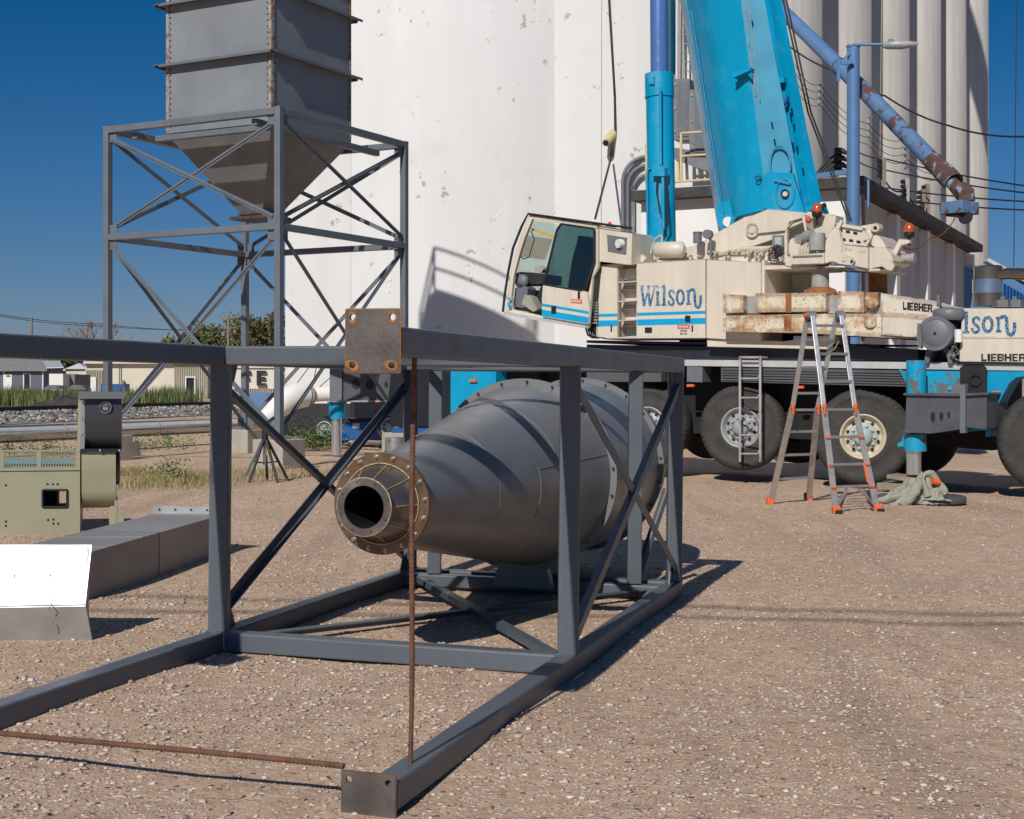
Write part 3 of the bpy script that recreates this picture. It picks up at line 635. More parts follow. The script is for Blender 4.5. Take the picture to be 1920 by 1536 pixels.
# =============== WHITE BUILDING BEHIND CRANE ===============
bl=thing('electrical_building',(8,36,0),'low white building with shaded side wall and black tarred roof edge, behind the crane','building')
C0=Vector((7.72,33,0)); br_=Vector((math.sin(R(26.6)),math.cos(R(26.6)),0)); bl_=Vector((-br_.y,br_.x,0)); BH=6.05
BR=C0+br_*17.3; BLf=C0+bl_*5.05
MB().prism([V3(C0,-.4),V3(BR,-.4),V3(BR+bl_*5.05,-.4),V3(BLf,-.4)],(0,0,BH+.4)).build('wall',m_bwall,bl)
nr=Vector((br_.y,-br_.x,0))
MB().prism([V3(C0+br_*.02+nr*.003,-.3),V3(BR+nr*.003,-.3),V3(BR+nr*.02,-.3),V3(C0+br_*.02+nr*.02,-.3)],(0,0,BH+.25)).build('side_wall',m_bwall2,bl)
for s_ in(.25,4.6,8.9,13.2,17.1):
    q=C0+br_*s_; MB().prism([V3(q+nr*.021,-.3),V3(q+br_*.42+nr*.021,-.3),V3(q+br_*.42+nr*.26,-.3),V3(q+nr*.26,-.3)],(0,0,BH+.2)).build('pilaster',m_bwall,bl)
ro=MB()
e=.52
q=[C0-br_*.35+nr*e,BR+br_*.3+nr*e,BR+br_*.3+bl_*5.3,BLf-br_*.35+bl_*.15]
MB().prism([V3(p,BH) for p in q],(0,0,.24)).build('roof',m_roofedge,bl,.03)
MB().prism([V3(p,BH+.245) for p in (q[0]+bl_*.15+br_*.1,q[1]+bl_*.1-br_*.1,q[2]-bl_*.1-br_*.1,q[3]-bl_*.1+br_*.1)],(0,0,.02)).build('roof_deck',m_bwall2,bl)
# low parapet / white door block beside the corner
MB().prism([V3(C0+bl_*.05-br_*.02,-.3),V3(C0+bl_*5.0-br_*.02,-.3),V3(C0+bl_*5.0-br_*.05,-.3),V3(C0+bl_*.05-br_*.05,-.3)],(0,0,1.2)).build('plinth',m_roofedge,bl)
# electrical cabinets and yellow rail on the roof
cbz=BH+.33
pl=Pl(C0+bl_*3+br_*1.0,R(26.6)+PI)
for i,(x0,x1,y0,y1) in enumerate(((1261,1293,148,262),(1293,1330,168,292))):
    t=thing('electrical_cabinet',pl.at(x0,330,0),['tall grey electrical cabinet close to the blue lift cylinder above the white building','second grey electrical cabinet half hidden by the boom'][i],'cabinet','cabinets on the white building')
    MB().pp(pl,[(x0,y1),(x1,y1),(x1,y0),(x0,y0)],.1*i,-.7).build('case',m_ebox,t,.01)
    MB().pp(pl,[(x0+9,y1-6),(x1-3,y1-6),(x1-3,y0+6),(x0+9,y0+6)],.1*i+.025,.1*i+.003).build('door',m_grey,t)
    for yy_ in(y0+12,(y0+y1)/2,y1-14): MB().pp(pl,[(x0+3,yy_),(x0+6,yy_),(x0+6,yy_-5),(x0+3,yy_-5)],.1*i+.03,.1*i+.003).build('hinge',m_rustpipe,t)
t=thing('cable_duct',pl.at(1300,320,0),'sloping grey cable trough on yellow legs under the roof cabinets','cable trough')
MB().pp(pl,[(1258,276),(1300,282),(1330,300),(1330,322),(1300,312),(1258,296)],.05,-.5).build('trough',m_ebox,t)
for x in(1268,1284,1304,1318): MB().pp(pl,[(x,292),(x+4,292),(x+6,340),(x+2,340)],.02,-.05).build('leg',m_yellow,t)
t=thing('yellow_railing',pl.at(1300,340,0),'faded yellow pipe railing on the roof of the white building between cylinder and boom','railing')
for z0,z1 in(((1277,338),(1277,250)),((1334,336),(1334,246))): MB().tube([pl.at(*z0,.6),pl.at(*z1,.6)],.035,8).build('post',m_yellow,t)
for y in(250,293): MB().tube([pl.at(1277,y,.6),pl.at(1340,y-4,.6)],.03,8).build('rail',m_yellow,t)
MB().tube([pl.at(1212,345,.6),pl.at(1212,268,.6)],.035,8).tube([pl.at(1212,345,.6),pl.at(1340,336,.6)],.03,8).build('rail',m_yellow,t)
# vertical cables/ladder above cabinets
for i,(x,w_,l) in enumerate(((1256,.03,'first conduit'),(1263,.05,'second'),(1272,.03,'third'),(1281,.04,'fourth'))):
    o=MB().tube([pl.at(x,150,-.9),pl.at(x+2,-300,-.9)],w_,6).build('conduit',m_rustpipe); tag(o,'grey conduit up the silo wall, '+['first','second','third','fourth'][i]+' to the right of the lift cylinder rod','conduit','conduits beside the lift cylinder')
t=thing('cage_ladder',pl.at(1288,150,-.9),'thin steel climbing ladder up the silo wall just left of the boom','ladder')
MB().tube([pl.at(1284,160,-.8),pl.at(1272,-300,-.8)],.025,5).tube([pl.at(1300,160,-.8),pl.at(1288,-300,-.8)],.025,5).build('side_rail',m_rustpipe,t)
rg=MB()
for k in range(26):
    y=150-k*17; x=1284-(160-y)*12/460; rg.tube([pl.at(x,y,-.8),pl.at(x+16,y,-.8)],.015,4)
rg.build('rung',m_rustpipe,t)
for i,off in enumerate((0,9,19)):
    pts=[]
    Z=38.2
    base=[(1168+off,470),(1168+off,350)]
    for k in range(7):
        a=PI/2*k/6; r_=46-off*.9; pts.append((1168+off+r_*(1-math.cos(a)),350-10+off*.9-(r_)*math.sin(a)+0))
    pts=base+pts+[(1225,350-10+off*.9-(46-off*.9)+0)]
    o=MB().tube([P(x,y,Z) for x,y in pts],.055,10).build('conduit_bend',m_grey); tag(o,['left','middle','right'][i]+' one of three grey conduits bending over beside the lift cylinder','conduit','bent conduits')
# camera / floodlight on the silo wall with its cable
t=thing('floodlight',P(1142,265,38.35),'small cream floodlight hanging on the white silo wall left of the lift cylinder','floodlight')
MB().cyl(P(1136,268,38.1),P(1150,250,38.55),.10,.13,16).build('housing',m_yellow,t)
MB().cyl(P(1135.4,268.6,38.06),P(1136,268,38.1),.075,n=16).build('lens',m_black,t)
MB().pp(Pl((0,38.6,0),PI),[(1143,262),(1152,262),(1152,293),(1143,293)],.1,0).build('bracket',m_rustpipe,t)
def wire(pts,r,l,name='cable',m=m_wire,grp=None,cat='cable',sag=0,n=14):
    Q=[]
    for (x0,y0,Z0),(x1,y1,Z1) in zip(pts[:-1],pts[1:]):
        a,b=P(x0,y0,Z0),P(x1,y1,Z1)
        for k in range(n+1):
            t_=k/n; p=a.lerp(b,t_); p.z-=sag*4*t_*(1-t_); Q.append(p)
    o=MB().tube(Q,r,5).build(name,m); return tag(o,l,cat,grp)
wire([(1140,-40,38.55),(1153,180,38.5),(1154,250,38.45)],.035,'black cable dropping down the white silo to the floodlight')
wire([(1146,295,38.3),(1116,410,34.5)],.03,'dark braided cable from the floodlight down towards the crane cab')
for x in(1128,1136,1200): wire([(x,-40,38.6 if x<1190 else 42),(x-1,480,38.6 if x<1190 else 42)],.005,'hair thin wire down the white wall, '+{1128:'left of the floodlight',1136:'just behind the floodlight',1200:'beside the lift cylinder'}[x],m=m_rustpipe,grp='thin wires on the white silo',cat='wire',n=1)
# =============== POST, LAMP, SPOUT ===============
t=thing('support_post',P(1600,640,30.5),'tall round light blue post holding up the peeling loading spout','post')
a=P(1600,88,30.5); MB().cyl((a.x,30.5,gz(a.x)-.2),a,.145,.135,24).build('pole',m_lblue,t)
MB().cyl(a,a+Vector((0,0,.03)),.15,n=24).build('cap',m_lblue,t)
MB().beam(P(1577,118,30.4),P(1592,100,30.4),.05,.05).beam(P(1577,118,30.3),P(1600,116,30.3),.06,.08).beam(P(1572,112,30.2),P(1572,152,30.2),.06,.06).build('bracket',m_lblue,t)
MB().beam(P(1533,330,31),P(1592,322,30.6),.12,.1).build('arm',m_lblue,t)
t=thing('street_lamp',P(1600,84,30.4),'grey street lamp head on a thin blue arm at the top of the blue post','street lamp')
MB().tube([P(1594,88,30.4),P(1600,84,30.4),P(1662,83,30.2)],.032,8).build('arm',m_lblue,t)
q=MB().tube([P(1656,88,30.2),P(1662,85,30.2),P(1690,84,30.1),P(1700,83.5,30.1),P(1719,83,30.0),P(1721,83,30.0)],[.03,.085,.10,.085,.05,.02],12)
q.v=[(x,y,z if z>P(0,86,30)[2] else z) for x,y,z in q.v]; q.build('lamp_head',m_rim,t)
MB().cyl(P(1670,81,30.2),P(1670,74,30.2),.06,n=12).build('photocell',m_ebox,t)
t=thing('loading_spout',P(1740,300,29),'long sloping blue spout pipe with peeling paint and a rusted torn lower end','spout')
sA_,sB_,sC_=P(1395,-50,38),P(1612,162,31.2),P(1747,301,28.8)
MB().tube([sA_,sB_],[.165,.170],24).build('upper_pipe',m_lblue,t)
MB().tube([sB_,sB_.lerp(sC_,.5),sC_],[.172,.174,.176],24).build('lower_pipe',m_spout,t)
# torn half-pipe section
dS=(P(1806,360,27.9)-sC_).normalized()
MB().lathe(sC_,dS,[(0,.18),(.06,.20),(.3,.19),(.6,.21),(.88,.2)],20,a0=R(-60),a1=R(200)).build('torn_trough',m_spoutr,t)
MB().tube([sC_,P(1770,328,28.4),P(1790,348,28.1),P(1806,366,27.9)],[.15,.12,.13,.15],14).build('liner',m_spoutr,t)
MB().tube([P(1800,352,27.9),P(1811,360,27.8),P(1812,378,27.8)],[.14,.165,.17],12).build('elbow',m_spoutr,t)
c=P(1799,391,27.8); MB().box(c,(.60,.5,.24),R(40)).build('outlet_box',m_spout,t,.01)
MB().box(c+Vector((0,0,-.13)),(.40,.34,.05),R(40)).build('gate',m_navy,t)
MB().cyl(c+Vector((.05,-.25,-.2)),c+Vector((.05,-.18,-.2)),.13,n=20).build('pulley',m_navy,t)
MB().ring(sA_.lerp(sB_,.845),(sB_-sA_),.20,.17,.06,24).build('clamp',m_lblue,t)
t=thing('column_shade_beams',(20,61,38),'unseen sloping beams added high over the silo row to shade the last column','conveyor')  # unseen beams, added and shaped to cast the diagonal bands of shadow
a,b=P(1790,20,88)-ldir*35,P(1866,200,88)-ldir*35
MB().beam(a,b,1.6,1.5).build('upper_shade_beam',m_lblue,t); a2,b2=P(1800,100,88)-ldir*35,P(1870,290,88)-ldir*35
MB().beam(a2,b2,.7,.8).build('lower_shade_beam',m_lblue,t); MB().beam(a2+(b2-a2)*.3,a+(b-a)*.3,.25,.25).beam(a2+(b2-a2)*.75,a+(b-a)*.75,.25,.25).build('shade_beam_link',m_lblue,t)
# =============== OVERHEAD LINES AND RACKS ===============
wire([(1478,85,44),(1570,134,43),(1660,180,42),(1780,236,40),(1925,256,36)],.028,'thick black cable swooping down across the silo row to the right edge',sag=.10)
for i,(y0,y1) in enumerate(((304,349),(322,362),(352,378),(368,394))):
    wire([(1610,y0-18,42),(1660,y0-6+i*3,42),(1925,y1+0,36)],.022,['topmost','second','third','lowest'][i]+' of four black power lines over the tarred roof to the right edge',grp='power lines over the building roof',cat='power line',sag=.05)
for i in range(4):
    wire([(1490,120+i*14,46),(1538,158+i*13,46),(1628,232+i*13,47),(1695,262+i*14,49),(1760,300+i*12,52)],.011,['topmost','second','third','lowest'][i]+' of the thin wires strung between brackets along the silo row',grp='thin wires along the silo row',cat='wire',sag=.25)
for x,y,Z in((1538,155,46.2),(1630,216,50.2),(1697,275,56)):
    t=thing('insulator_rack',P(x,y+45,Z),['upper rack of insulators on the first silo','rack of insulators on the second silo','rack of insulators on the third silo'][[1538,1630,1697].index(x)],'insulator rack','insulator racks on the silos')
    MB().beam(P(x-3,y,Z),P(x-3,y+45,Z),.05,.05).build('bar',m_rustpipe,t)
    for k in range(4): MB().cyl(P(x,y+4+k*12,Z),P(x+3,y+4+k*12,Z-.1),.07,n=8).build('insulator',m_ebox,t)
for i,(x,y0,y1,Z) in enumerate(((1656,296,365,37.2),(1700,335,395,40.2),(1739,345,405,43.5),(1731,355,400,42.8))):
    t=thing('roof_pole',P(x,y1,Z),['short dark wiring post nearest the blue post on the tarred roof','second wiring post on the tarred roof','tallest wiring post near the rusty spout end','thin wiring post beside the tallest one'][i],'wiring post','wiring posts on the roof')
    MB().beam(P(x,y0,Z),P(x,y1+15,Z),.13,.13).build('post',m_polew if i!=1 else m_rustpipe,t)
    for k in range(4): MB().cyl(P(x-5,y0+6+k*9,Z-.1),P(x-9,y0+6+k*9,Z-.15),.06,n=8).build('insulator',m_wire,t)
for i in range(4): wire([(1650,318+i*12,37.1),(1697,352+i*9,40),(1734,378+i*7,42.9)],.024,['topmost','second','third','lowest'][i]+' black jumper cable sagging between the roof wiring posts',grp='jumper cables on the roof',sag=.30)
t=thing('wiring_cluster',P(1570,325,36),'black cluster of cable terminations left of the blue post above the roof','cable terminations')
MB().beam(P(1571,278,36),P(1571,328,36),.22,.16).build('bracket',m_wire,t)
for k in range(4):
    MB().tube([P(1572,284+k*13,35.9),P(1580,283+k*13,35.8),P(1592,290+k*13,35.8)],[.09,.07,.03],8).build('termination',m_wire,t)
    MB().tube([P(1568,290+k*11,35.9),P(1552,300+k*9,35.9),P(1528,330+k*3,35.9)],.035,6).build('cable',m_wire,t)
for i,(x0,x1) in enumerate(((1462,1592),(1468,1597))): wire([(x0,-30,25.5),((x0+x1)/2-12,210,25.2),(x1,415,24.6)],.018,['left','right'][i]+' dark guy cable running down in front of the silos to the crane',grp='cables beside the boom',n=3)
wire([(1907,-30,30),(1901,500,30)],.010,'single fine vertical wire against the sky at the right edge',n=2,cat='wire')
wire([(1790,410,27.8),(1745,445,27),(1690,462,23.4)],.012,'slack thin rope from the spout outlet to the crane lamp',m=m_rebar,sag=.12,cat='rope')
wire([(1653,0,58),(1650,300,58)],.012,'thin yellow wire hanging down the silo row',m=m_yellow,n=2,cat='wire')
o=MB().tube([P(1618,362,32.3),P(1619,420,32.3),P(1618,640,32.3)],.045,6).build('drain_pipe',m_wood); tag(o,'weathered brown pipe running down the building wall right of the blue post','pipe')
o=MB().tube([P(1622,337,32),P(1628,338,31.9),P(1628,385,31.9),P(1625,392,31.9)],.035,6).build('hooked_pipe',m_lblue); tag(o,'small grey blue hooked pipe bracket at the roof corner','pipe')
# overhead service lines whose shadows cross the gravel
for (xa,ya),(xb,yb2),hh_,l in(((1300,1139),(1920,1151),8.6,'upper'),((1300,1159),(1920,1168),8.2,'lower')):
    a,b=G(xa,ya),G(xb,yb2); k_=hh_/math.tan(SUN_EL); sh=Vector((-math.sin(SUN_AZ)*k_,-math.cos(SUN_AZ)*k_,hh_)); d=b-a
    o=MB().tube([a-d*7+sh,a-d*3+sh-Vector((0,0,.15)),a+sh,b+sh,b+d*5+sh],.022,6).build('service_line',m_wire); tag(o,l+' overhead service line behind the camera casting a thin shadow across the gravel','power line','overhead service lines')
# =============== BACKGROUND LEFT ===============
def fence_none(): pass
# railway
tA,tBv=Vector((-18.7,52,0)),Vector((-13.8,72,0)); td=(tBv-tA).normalized(); tn=Vector((td.y,-td.x,0))
A=tA-td*60; B_=tA+td*260
bal=MB(); sec=[(2.2,.02),(.9,.34),(-2.6,.34),(-4.4,.02)]
Nn=80
for k in range(Nn+1):
    c=A.lerp(B_,k/Nn)
    for off,z in sec: bal.v.append(tuple(c+tn*off+Vector((0,0,z+random.uniform(-.02,.02)+ .14))))
for k in range(Nn):
    for j in range(3): bal.f.append((k*4+j,k*4+j+1,k*4+j+5,k*4+j+4)); bal.sm.append(False)
struct(bal,'railway_ballast',m_ballast)
for off,l in((0,'near steel rail of the railway track'),(-1.5,'far steel rail of the railway track')):
    c=[(-.035,.0),(.035,.0),(.035,.04),(.012,.05),(.012,.13),(.036,.14),(.036,.18),(-.036,.18),(-.036,.14),(-.012,.13),(-.012,.05),(-.035,.04)]
    o=MB().prism([A+tn*(off+x)+Vector((0,0,.50+z)) for x,z in c],B_-A).build('rail',m_navy); tag(o,l,'rail','railway rails')
# coarse ballast stones on the visible slope
bs_=MB()
for _ in range(6500):
    s0=random.uniform(48,128); off=random.uniform(-1.2,2.2); c=A+td*(s0)+tn*off; z=.50 if off<.9 else .50-(off-.9)/1.3*.34; r_=random.uniform(.03,.075)
    u=Vector((random.uniform(-1,1),random.uniform(-1,1),random.uniform(-.5,.5))).normalized()*r_; v=u.cross(Vector((random.uniform(-1,1),random.uniform(-1,1),1))).normalized()*r_*.8; w_=Vector((0,0,r_))
    c=c+Vector((0,0,z+.02)); bs_.add([c-u-v,c+u-v,c+u+v,c-u+v,c+w_],[(0,1,4),(1,2,4),(2,3,4),(3,0,4)])
tag(bs_.build('ballast_stones',m_bstone),'coarse grey ballast stones on the slope beside the railway','ballast',kind='stuff')
# weeds & grass
def blades(name,spots,hgt,wd,m,l,cat='weeds',lean=.35,leafy=0):
    mb=MB()
    for (x,y,n,rx,ry) in spots:
        for _ in range(n):
            px,py=x+random.gauss(0,rx),y+random.gauss(0,ry); z=gz(px); h_=hgt*random.uniform(.45,1.15)*(.72+.5*abs(math.sin(px*1.1+math.sin(px*3.3)))); a=random.uniform(0,2*PI); d=Vector((math.cos(a),math.sin(a),0)); ln=d*h_*random.uniform(0,lean)
            b=Vector((px,py,z)); s=Vector((-d.y,d.x,0))*wd*random.uniform(.6,1.3)
            if leafy:
                for q in range(leafy):
                    t_=random.uniform(.15,1); c=b+ln*t_*t_+Vector((random.uniform(-1,1)*h_*.28,random.uniform(-1,1)*h_*.28,h_*t_)); u=Vector((random.uniform(-1,1),random.uniform(-1,1),random.uniform(-.3,.8))).normalized()*wd*random.uniform(.7,1.4); v=u.cross(Vector((random.uniform(-1,1),random.uniform(-1,1),random.uniform(-1,1)))).normalized()*wd*.5
                    mb.add([c-u,c+v,c+u,c-v],[(0,1,2,3)])
            else: mb.add([b-s,b+s,b+ln*.4+Vector((0,0,h_*.55))+s*.7,b+ln+Vector((0,0,h_)),b+ln*.4+Vector((0,0,h_*.55))-s*.7],[(0,1,2,3,4)])
    o=mb.build(name,m); return tag(o,l,cat,kind='stuff')
def sp(px,py,n,rx,ry): p=G(px,py); return (p.x,p.y,n,rx,ry)
sps=[]
for px in range(-30,150,9): sps.append(((px-960)/F*96,96,random.randint(90,230),.6,2.2))
for px in range(232,345,8): sps.append(((px-960)/F*98,98,random.randint(120,260),.5,2.0))
o=blades('tall_grass',sps,1.15,.03,m_weed,'tall green weeds growing beyond the railway in front of the houses','weeds')
for q in o.data.vertices: pass
blades('dry_grass',[sp(x,900+random.uniform(-12,12),170,.35,.45) for x in range(215,400,9)]+[sp(x,890+random.uniform(-10,14),70,.35,.5) for x in range(440,640,14)]+[sp(x,1130,10,.05,.1) for x in (375,)],.10,.006,m_dry,'dry yellow grass strip across the gravel behind the frame','dry grass',lean=.9)
blades('low_weeds',[sp(x,858+random.uniform(-6,6),9,.22,.5) for x in range(0,130,14)]+[sp(x,848+random.uniform(-8,8),7,.25,.6) for x in range(240,345,9)]+[sp(325,905,16,.12,.12),sp(300,893,10,.1,.1)],.36,.028,m_green,'low leafy green weeds below the shiny pipe','weeds',leafy=9)
blades('bushy_weeds',[sp(x,842+random.uniform(-5,5),20,.25,.3) for x in range(555,622,9)],.55,.035,m_green,'bushy green weeds at the foot of the white silo','weeds',leafy=10)
blades('stalk_weeds',[sp(322,838,8,.2,.2),sp(350,832,8,.2,.2),sp(725,870,12,.3,.2)],.6,.03,m_weed,'single upright weed stalks near the shiny pipe','weeds',leafy=6)
# spoil heap
sh=MB(); c=Vector(((122-960)/F*90,90,0))
for i in range(14):
    for k in range(9):
        x=(i-6.5)*.42; y=(k-4)*.5; r_=math.hypot(x/2.9,y/2.1); z=max(0,.95*(1-r_))*random.uniform(.75,1.1)+.05; sh.v.append((c.x+x+random.uniform(-.1,.1),c.y+y,z))
for i in range(13):
    for k in range(8): sh.f.append((i*9+k,(i+1)*9+k,(i+1)*9+k+1,i*9+k+1)); sh.sm.append(False)
tag(sh.build('spoil_heap',m_clod),'dark heap of broken spoil beside the railway among the weeds','spoil heap')
# houses
def facade(name,loc,label,cat,grp=None): return thing(name,loc,label,cat,grp)
def wbox(par,name,m,x0,x1,y0,y1,Z,dep,az=PI,bev=0):
    p=Pl((0,Z,0),az); return MB().pp(p,[(x0,y1),(x1,y1),(x1,y0),(x0,y0)],0,-dep).build(name,m,par,bev)
t=facade('small_house',P(30,745,140),'small grey blue sided house with shingled roof at the far left','house','buildings beyond the railway')
Zh=140; wbox(t,'wall',m_hwall,-60,82,694,752,Zh,7)
p=Pl((0,Zh,0),PI)
MB().prism([p.at(-62,696,.5),p.at(88,696,.5),p.at(72,664,-3.5),p.at(-62,664,-3.5)],(0,0,.18)).prism([p.at(-62,664,-3.5),p.at(72,664,-3.5),p.at(72,696,-8),p.at(-62,696,-8)],(0,0,.18)).build('roof',m_hroof,t)
sd=MB()
for k in range(14): y=700+k*3.4; sd.pp(p,[(-60,y),(82,y),(82,y-.9),(-60,y-.9)],.03,0)
sd.build('siding',m_hwall,t)
d_=wbox(t,'door',m_trim,8,22,702,745,Zh-.05,.04); MB().pp(Pl((0,Zh-.1,0),PI),[(11,706),(19,706),(17.5,704),(15,703.4),(12.5,704)],.02,0).build('fanlight',m_win,d_)
for x0,x1,y0,y1 in((43,57,700,731),): 
    w_=wbox(t,'window',m_trim,x0,x1,y0,y1,Zh-.05,.05); wbox(w_,'pane',m_win,x0+2,x1-2,y0+2,y1-2,Zh-.12,.03)
for x in(7,80): wbox(t,'corner_trim',m_trim,x-1,x+1,696,746,Zh-.06,.05)
t=facade('tin_shed',P(98,745,160),'pale tin roofed shed behind the small house','shed','buildings beyond the railway')
wbox(t,'wall',m_hwall,82,116,692,748,160,6); p=Pl((0,160,0),PI); MB().prism([p.at(78,691,.5),p.at(119,690,.5),p.at(112,678,-5),p.at(78,678,-5)],(0,0,.1)).build('roof',m_tin,t)
t=facade('white_shed',P(112,745,132),'white boxy shed between the small house and the beige buildings','shed','buildings beyond the railway')
wbox(t,'wall',m_trim,92,118,701,748,132,5); wbox(t,'side_wall',m_hroof,118.3,140,702,748,134,5); 
for i,(x0,x1) in enumerate(((81,114),(126,160))):
    t=facade('dark_dumpster',P((x0+x1)/2,750,118),['dark covered dumpster beside the small house','dark covered dumpster in front of the beige building'][i],'dumpster','dark dumpsters')
    p=Pl((0,118,0),PI); MB().pp(p,[(x0,746),(x1,746),(x1+1,732),(x0-1,732)],0,-1.5).build('bin_body',m_black,t); MB().pp(p,[(x0-2,731),(x1+2,731),(x1-6,723),(x0+10,722)],.02,-1.6).build('lid',m_grey,t)
t=facade('gabled_shed',P(140,745,150),'low tan building with small white gable left of the big beige building','building','buildings beyond the railway')
wbox(t,'wall',m_beige,118,165,692,748,150,10); p=Pl((0,150,0),PI); MB().prism([p.at(120,692,.3),p.at(164,692,.3),p.at(148,681,.3)],(0,8,0)).build('gable_roof',m_tin,t)
def corr(par,x0,x1,y0,y1,Z,step,m):
    mb=MB();p=Pl((0,Z,0),PI); x=x0
    while x<x1: mb.pp(p,[(x,y1),(x+step*.42,y1),(x+step*.42,y0),(x,y0)],.07,0); x+=step
    return mb.build('cladding_ribs',m,par)
t=facade('beige_metal_building',P(270,748,146),'long beige metal building with corrugated end panels beyond the tracks','building','buildings beyond the railway')
wbox(t,'wall',m_beige,160,388,680,752,147,14); wbox(t,'fascia',m_beige,156,392,676,682,146.4,14)
corr(t,161,198,693,750,146.9,3.2,m_beige2); corr(t,326,388,684,750,146.9,3.4,m_beige2)
wbox(t,'door',m_trim,169,180,707,748,146.7,.1); d_=wbox(t,'open_door',m_win,349,364,709,748,146.7,.1); 
MB().pp(Pl((0,146.5,0),PI),[(347,749),(349,749),(349,708),(347,708)],.05,0).pp(Pl((0,146.5,0),PI),[(364,749),(366,749),(366,708),(364,708)],.05,0).pp(Pl((0,146.5,0),PI),[(347,708),(366,708),(366,706),(347,706)],.05,0).build('door_frame',m_trim,d_)
wbox(t,'meter_box',m_ebox,227,232,713,724,146.6,.3); MB().tube([P(224,684,146.7),P(224,724,146.7)],.06,6).build('downpipe',m_grey,t)
o=wbox(None,'blue_container',m_blue,188,232,720,737,128,2); tag(o,'small dark blue container in front of the beige building','container')
t=facade('cafe_building',P(480,748,128),'corrugated tan building with big black letters FE on its side','building','buildings beyond the railway')
wbox(t,'wall',m_beige2,398,548,682,752,130,10); corr(t,398,548,700,750,129.9,3.3,m_beige2); wbox(t,'fascia',m_beige,396,550,676,690,129.6,10)
p=Pl((0,129.7,0),PI)
def block(mb,pl_,ch,x0,y0,w_,h_,sx,off):
    R_={'F':[(0,0,1,1),(1,0,5,1),(1,3,4,1),(0,0,1,7)],'E':[(0,0,1.5,7),(1.5,0,3.5,1.15),(1.5,2.95,3.0,1.1),(1.5,5.85,3.5,1.15)],'L':[(0,0,1.5,7),(1.5,5.4,3.3,1.6)],'I':[(0,0,1.6,7)],'B':[(0,0,1.5,7),(1.5,0,2.6,1.4),(1.5,2.8,2.6,1.4),(1.5,5.6,2.6,1.4),(4.1,.6,1.2,2.4),(4.1,3.9,1.2,2.4)],'H':[(0,0,1.6,7),(1.6,2.7,2.0,1.5),(3.6,0,1.6,7)],'R':[(0,0,1.5,7),(1.5,0,2.6,1.4),(1.5,3,2.6,1.4),(4.1,.5,1.2,2.8),(3.6,4.5,1.6,2.5)]}
    R_['F']=[(0,0,1.3,7),(1.3,0,3.7,1.4),(1.3,2.9,3.0,1.3)]
    for a,b,c_,d_ in R_[ch]:
        X0,X1=x0+a*w_/5.2,x0+(a+c_)*w_/5.2; Y0,Y1=y0+b*h_/7,y0+(b+d_)*h_/7
        mb.pp(pl_,[(X0,Y1+sx*(X1-x0)),(X1,Y1+sx*(X1-x0)),(X1,Y0+sx*(X1-x0)),(X0,Y0+sx*(X0-x0))],off,off-.004 if off<.05 else 0)
wbox(t,'sign_panel',m_signp,436,520,690,729,129.80,.15)
mb=MB(); block(mb,p,'F',452,695,18,28,0,.25); block(mb,p,'E',481,695,18,28,0,.25); mb.build('lettering',m_letter,t)
t=facade('pale_car',P(443,750,118),'pale silver car parked by the lettered building, half behind the frame post','car')
p=Pl((0,118,0),PI); MB().pp(p,[(415,749),(449,749),(450,742),(447,737),(443,735),(437,729),(425,729),(418,736),(413,739)],0,-1.7).build('body',m_rimc,t,.1,2)
MB().pp(p,[(436,731),(442,736),(420,737),(426,731)],.02,0).build('window',m_win,t)
for x in(420,443): MB().cyl(P(x,748,117.9),P(x,748,118.1),.3,n=16).build('wheel',m_black,t)
tag(wbox(None,'blue_tank',m_lblue,464,513,737,775,48,1.0),'light blue steel hopper box standing on the ground left of the white pipe','steel box')
# trees
def tree(x,Z,hgt,cr,n,seed,label,leafm=m_leaf,ls=.3,bare=False,grp='trees beyond the railway'):
    random.seed(seed); X=(x-960)/F*Z; t=thing('tree' if not bare else 'half_bare_tree',(X,Z,0),label,'tree',grp)
    tr=MB(); tips=[]
    def limb(p,d,L,r,dep):
        q=p+d*L; mid=p.lerp(q,.5)+Vector((random.uniform(-1,1),random.uniform(-1,1),0))*L*.07
        tr.tube([p,mid,q],[r,r*.8,r*.6],5,False); tips.append(q); 
        if dep>0:
            for _ in range(3 if dep>1 else 4):
                nd=(d+Vector((random.uniform(-1,1),random.uniform(-1,1),random.uniform(-.25,.7)))*.75).normalized(); limb(q,nd,L*random.uniform(.6,.85),r*.55,dep-1)
    limb(Vector((X,Z,0)),Vector((.03,0,1)),hgt*.28,hgt*.03,4 if bare else 3); tr.build('trunk',m_bare if bare else m_bark,t)
    lf=MB(); blobs=[]
    for k in range(max(6,int(n/220))):
        a=random.uniform(0,2*PI); rr=cr*random.uniform(.1,.95); zz=hgt*random.uniform(.32,.90); lim=cr*(1.15-abs(zz/hgt-.55)*1.4); rr=min(rr,max(.3,lim)); blobs.append((Vector((X+rr*math.cos(a),Z+rr*math.sin(a),zz)),cr*random.uniform(.14,.32)))
    if bare: blobs=[(p_,s*.7) for p_,s in blobs if p_.z<hgt*.55]
    for _ in range(n if not bare else n//3):
        c0,s=random.choice(blobs); c=c0+Vector((random.gauss(0,1),random.gauss(0,1),random.gauss(0,.75)))*s*.6; u=Vector((random.uniform(-1,1),random.uniform(-1,1),random.uniform(-1,1))).normalized()*ls*random.uniform(.5,1.2); v=u.cross(Vector((random.uniform(-1,1),random.uniform(-1,1),random.uniform(-1,1)))).normalized()*ls*.55
        lf.add([c-u,c+v,c+u,c-v],[(0,1,2,3)])
    lf.build('crown',leafm,t)
m_leaf2=mat('olive_leaves',(.08,.09,.03),.7,0,.2,1,isl=[(.06,.065,.02),(.10,.10,.03),(.13,.12,.045),(.17,.14,.06)])
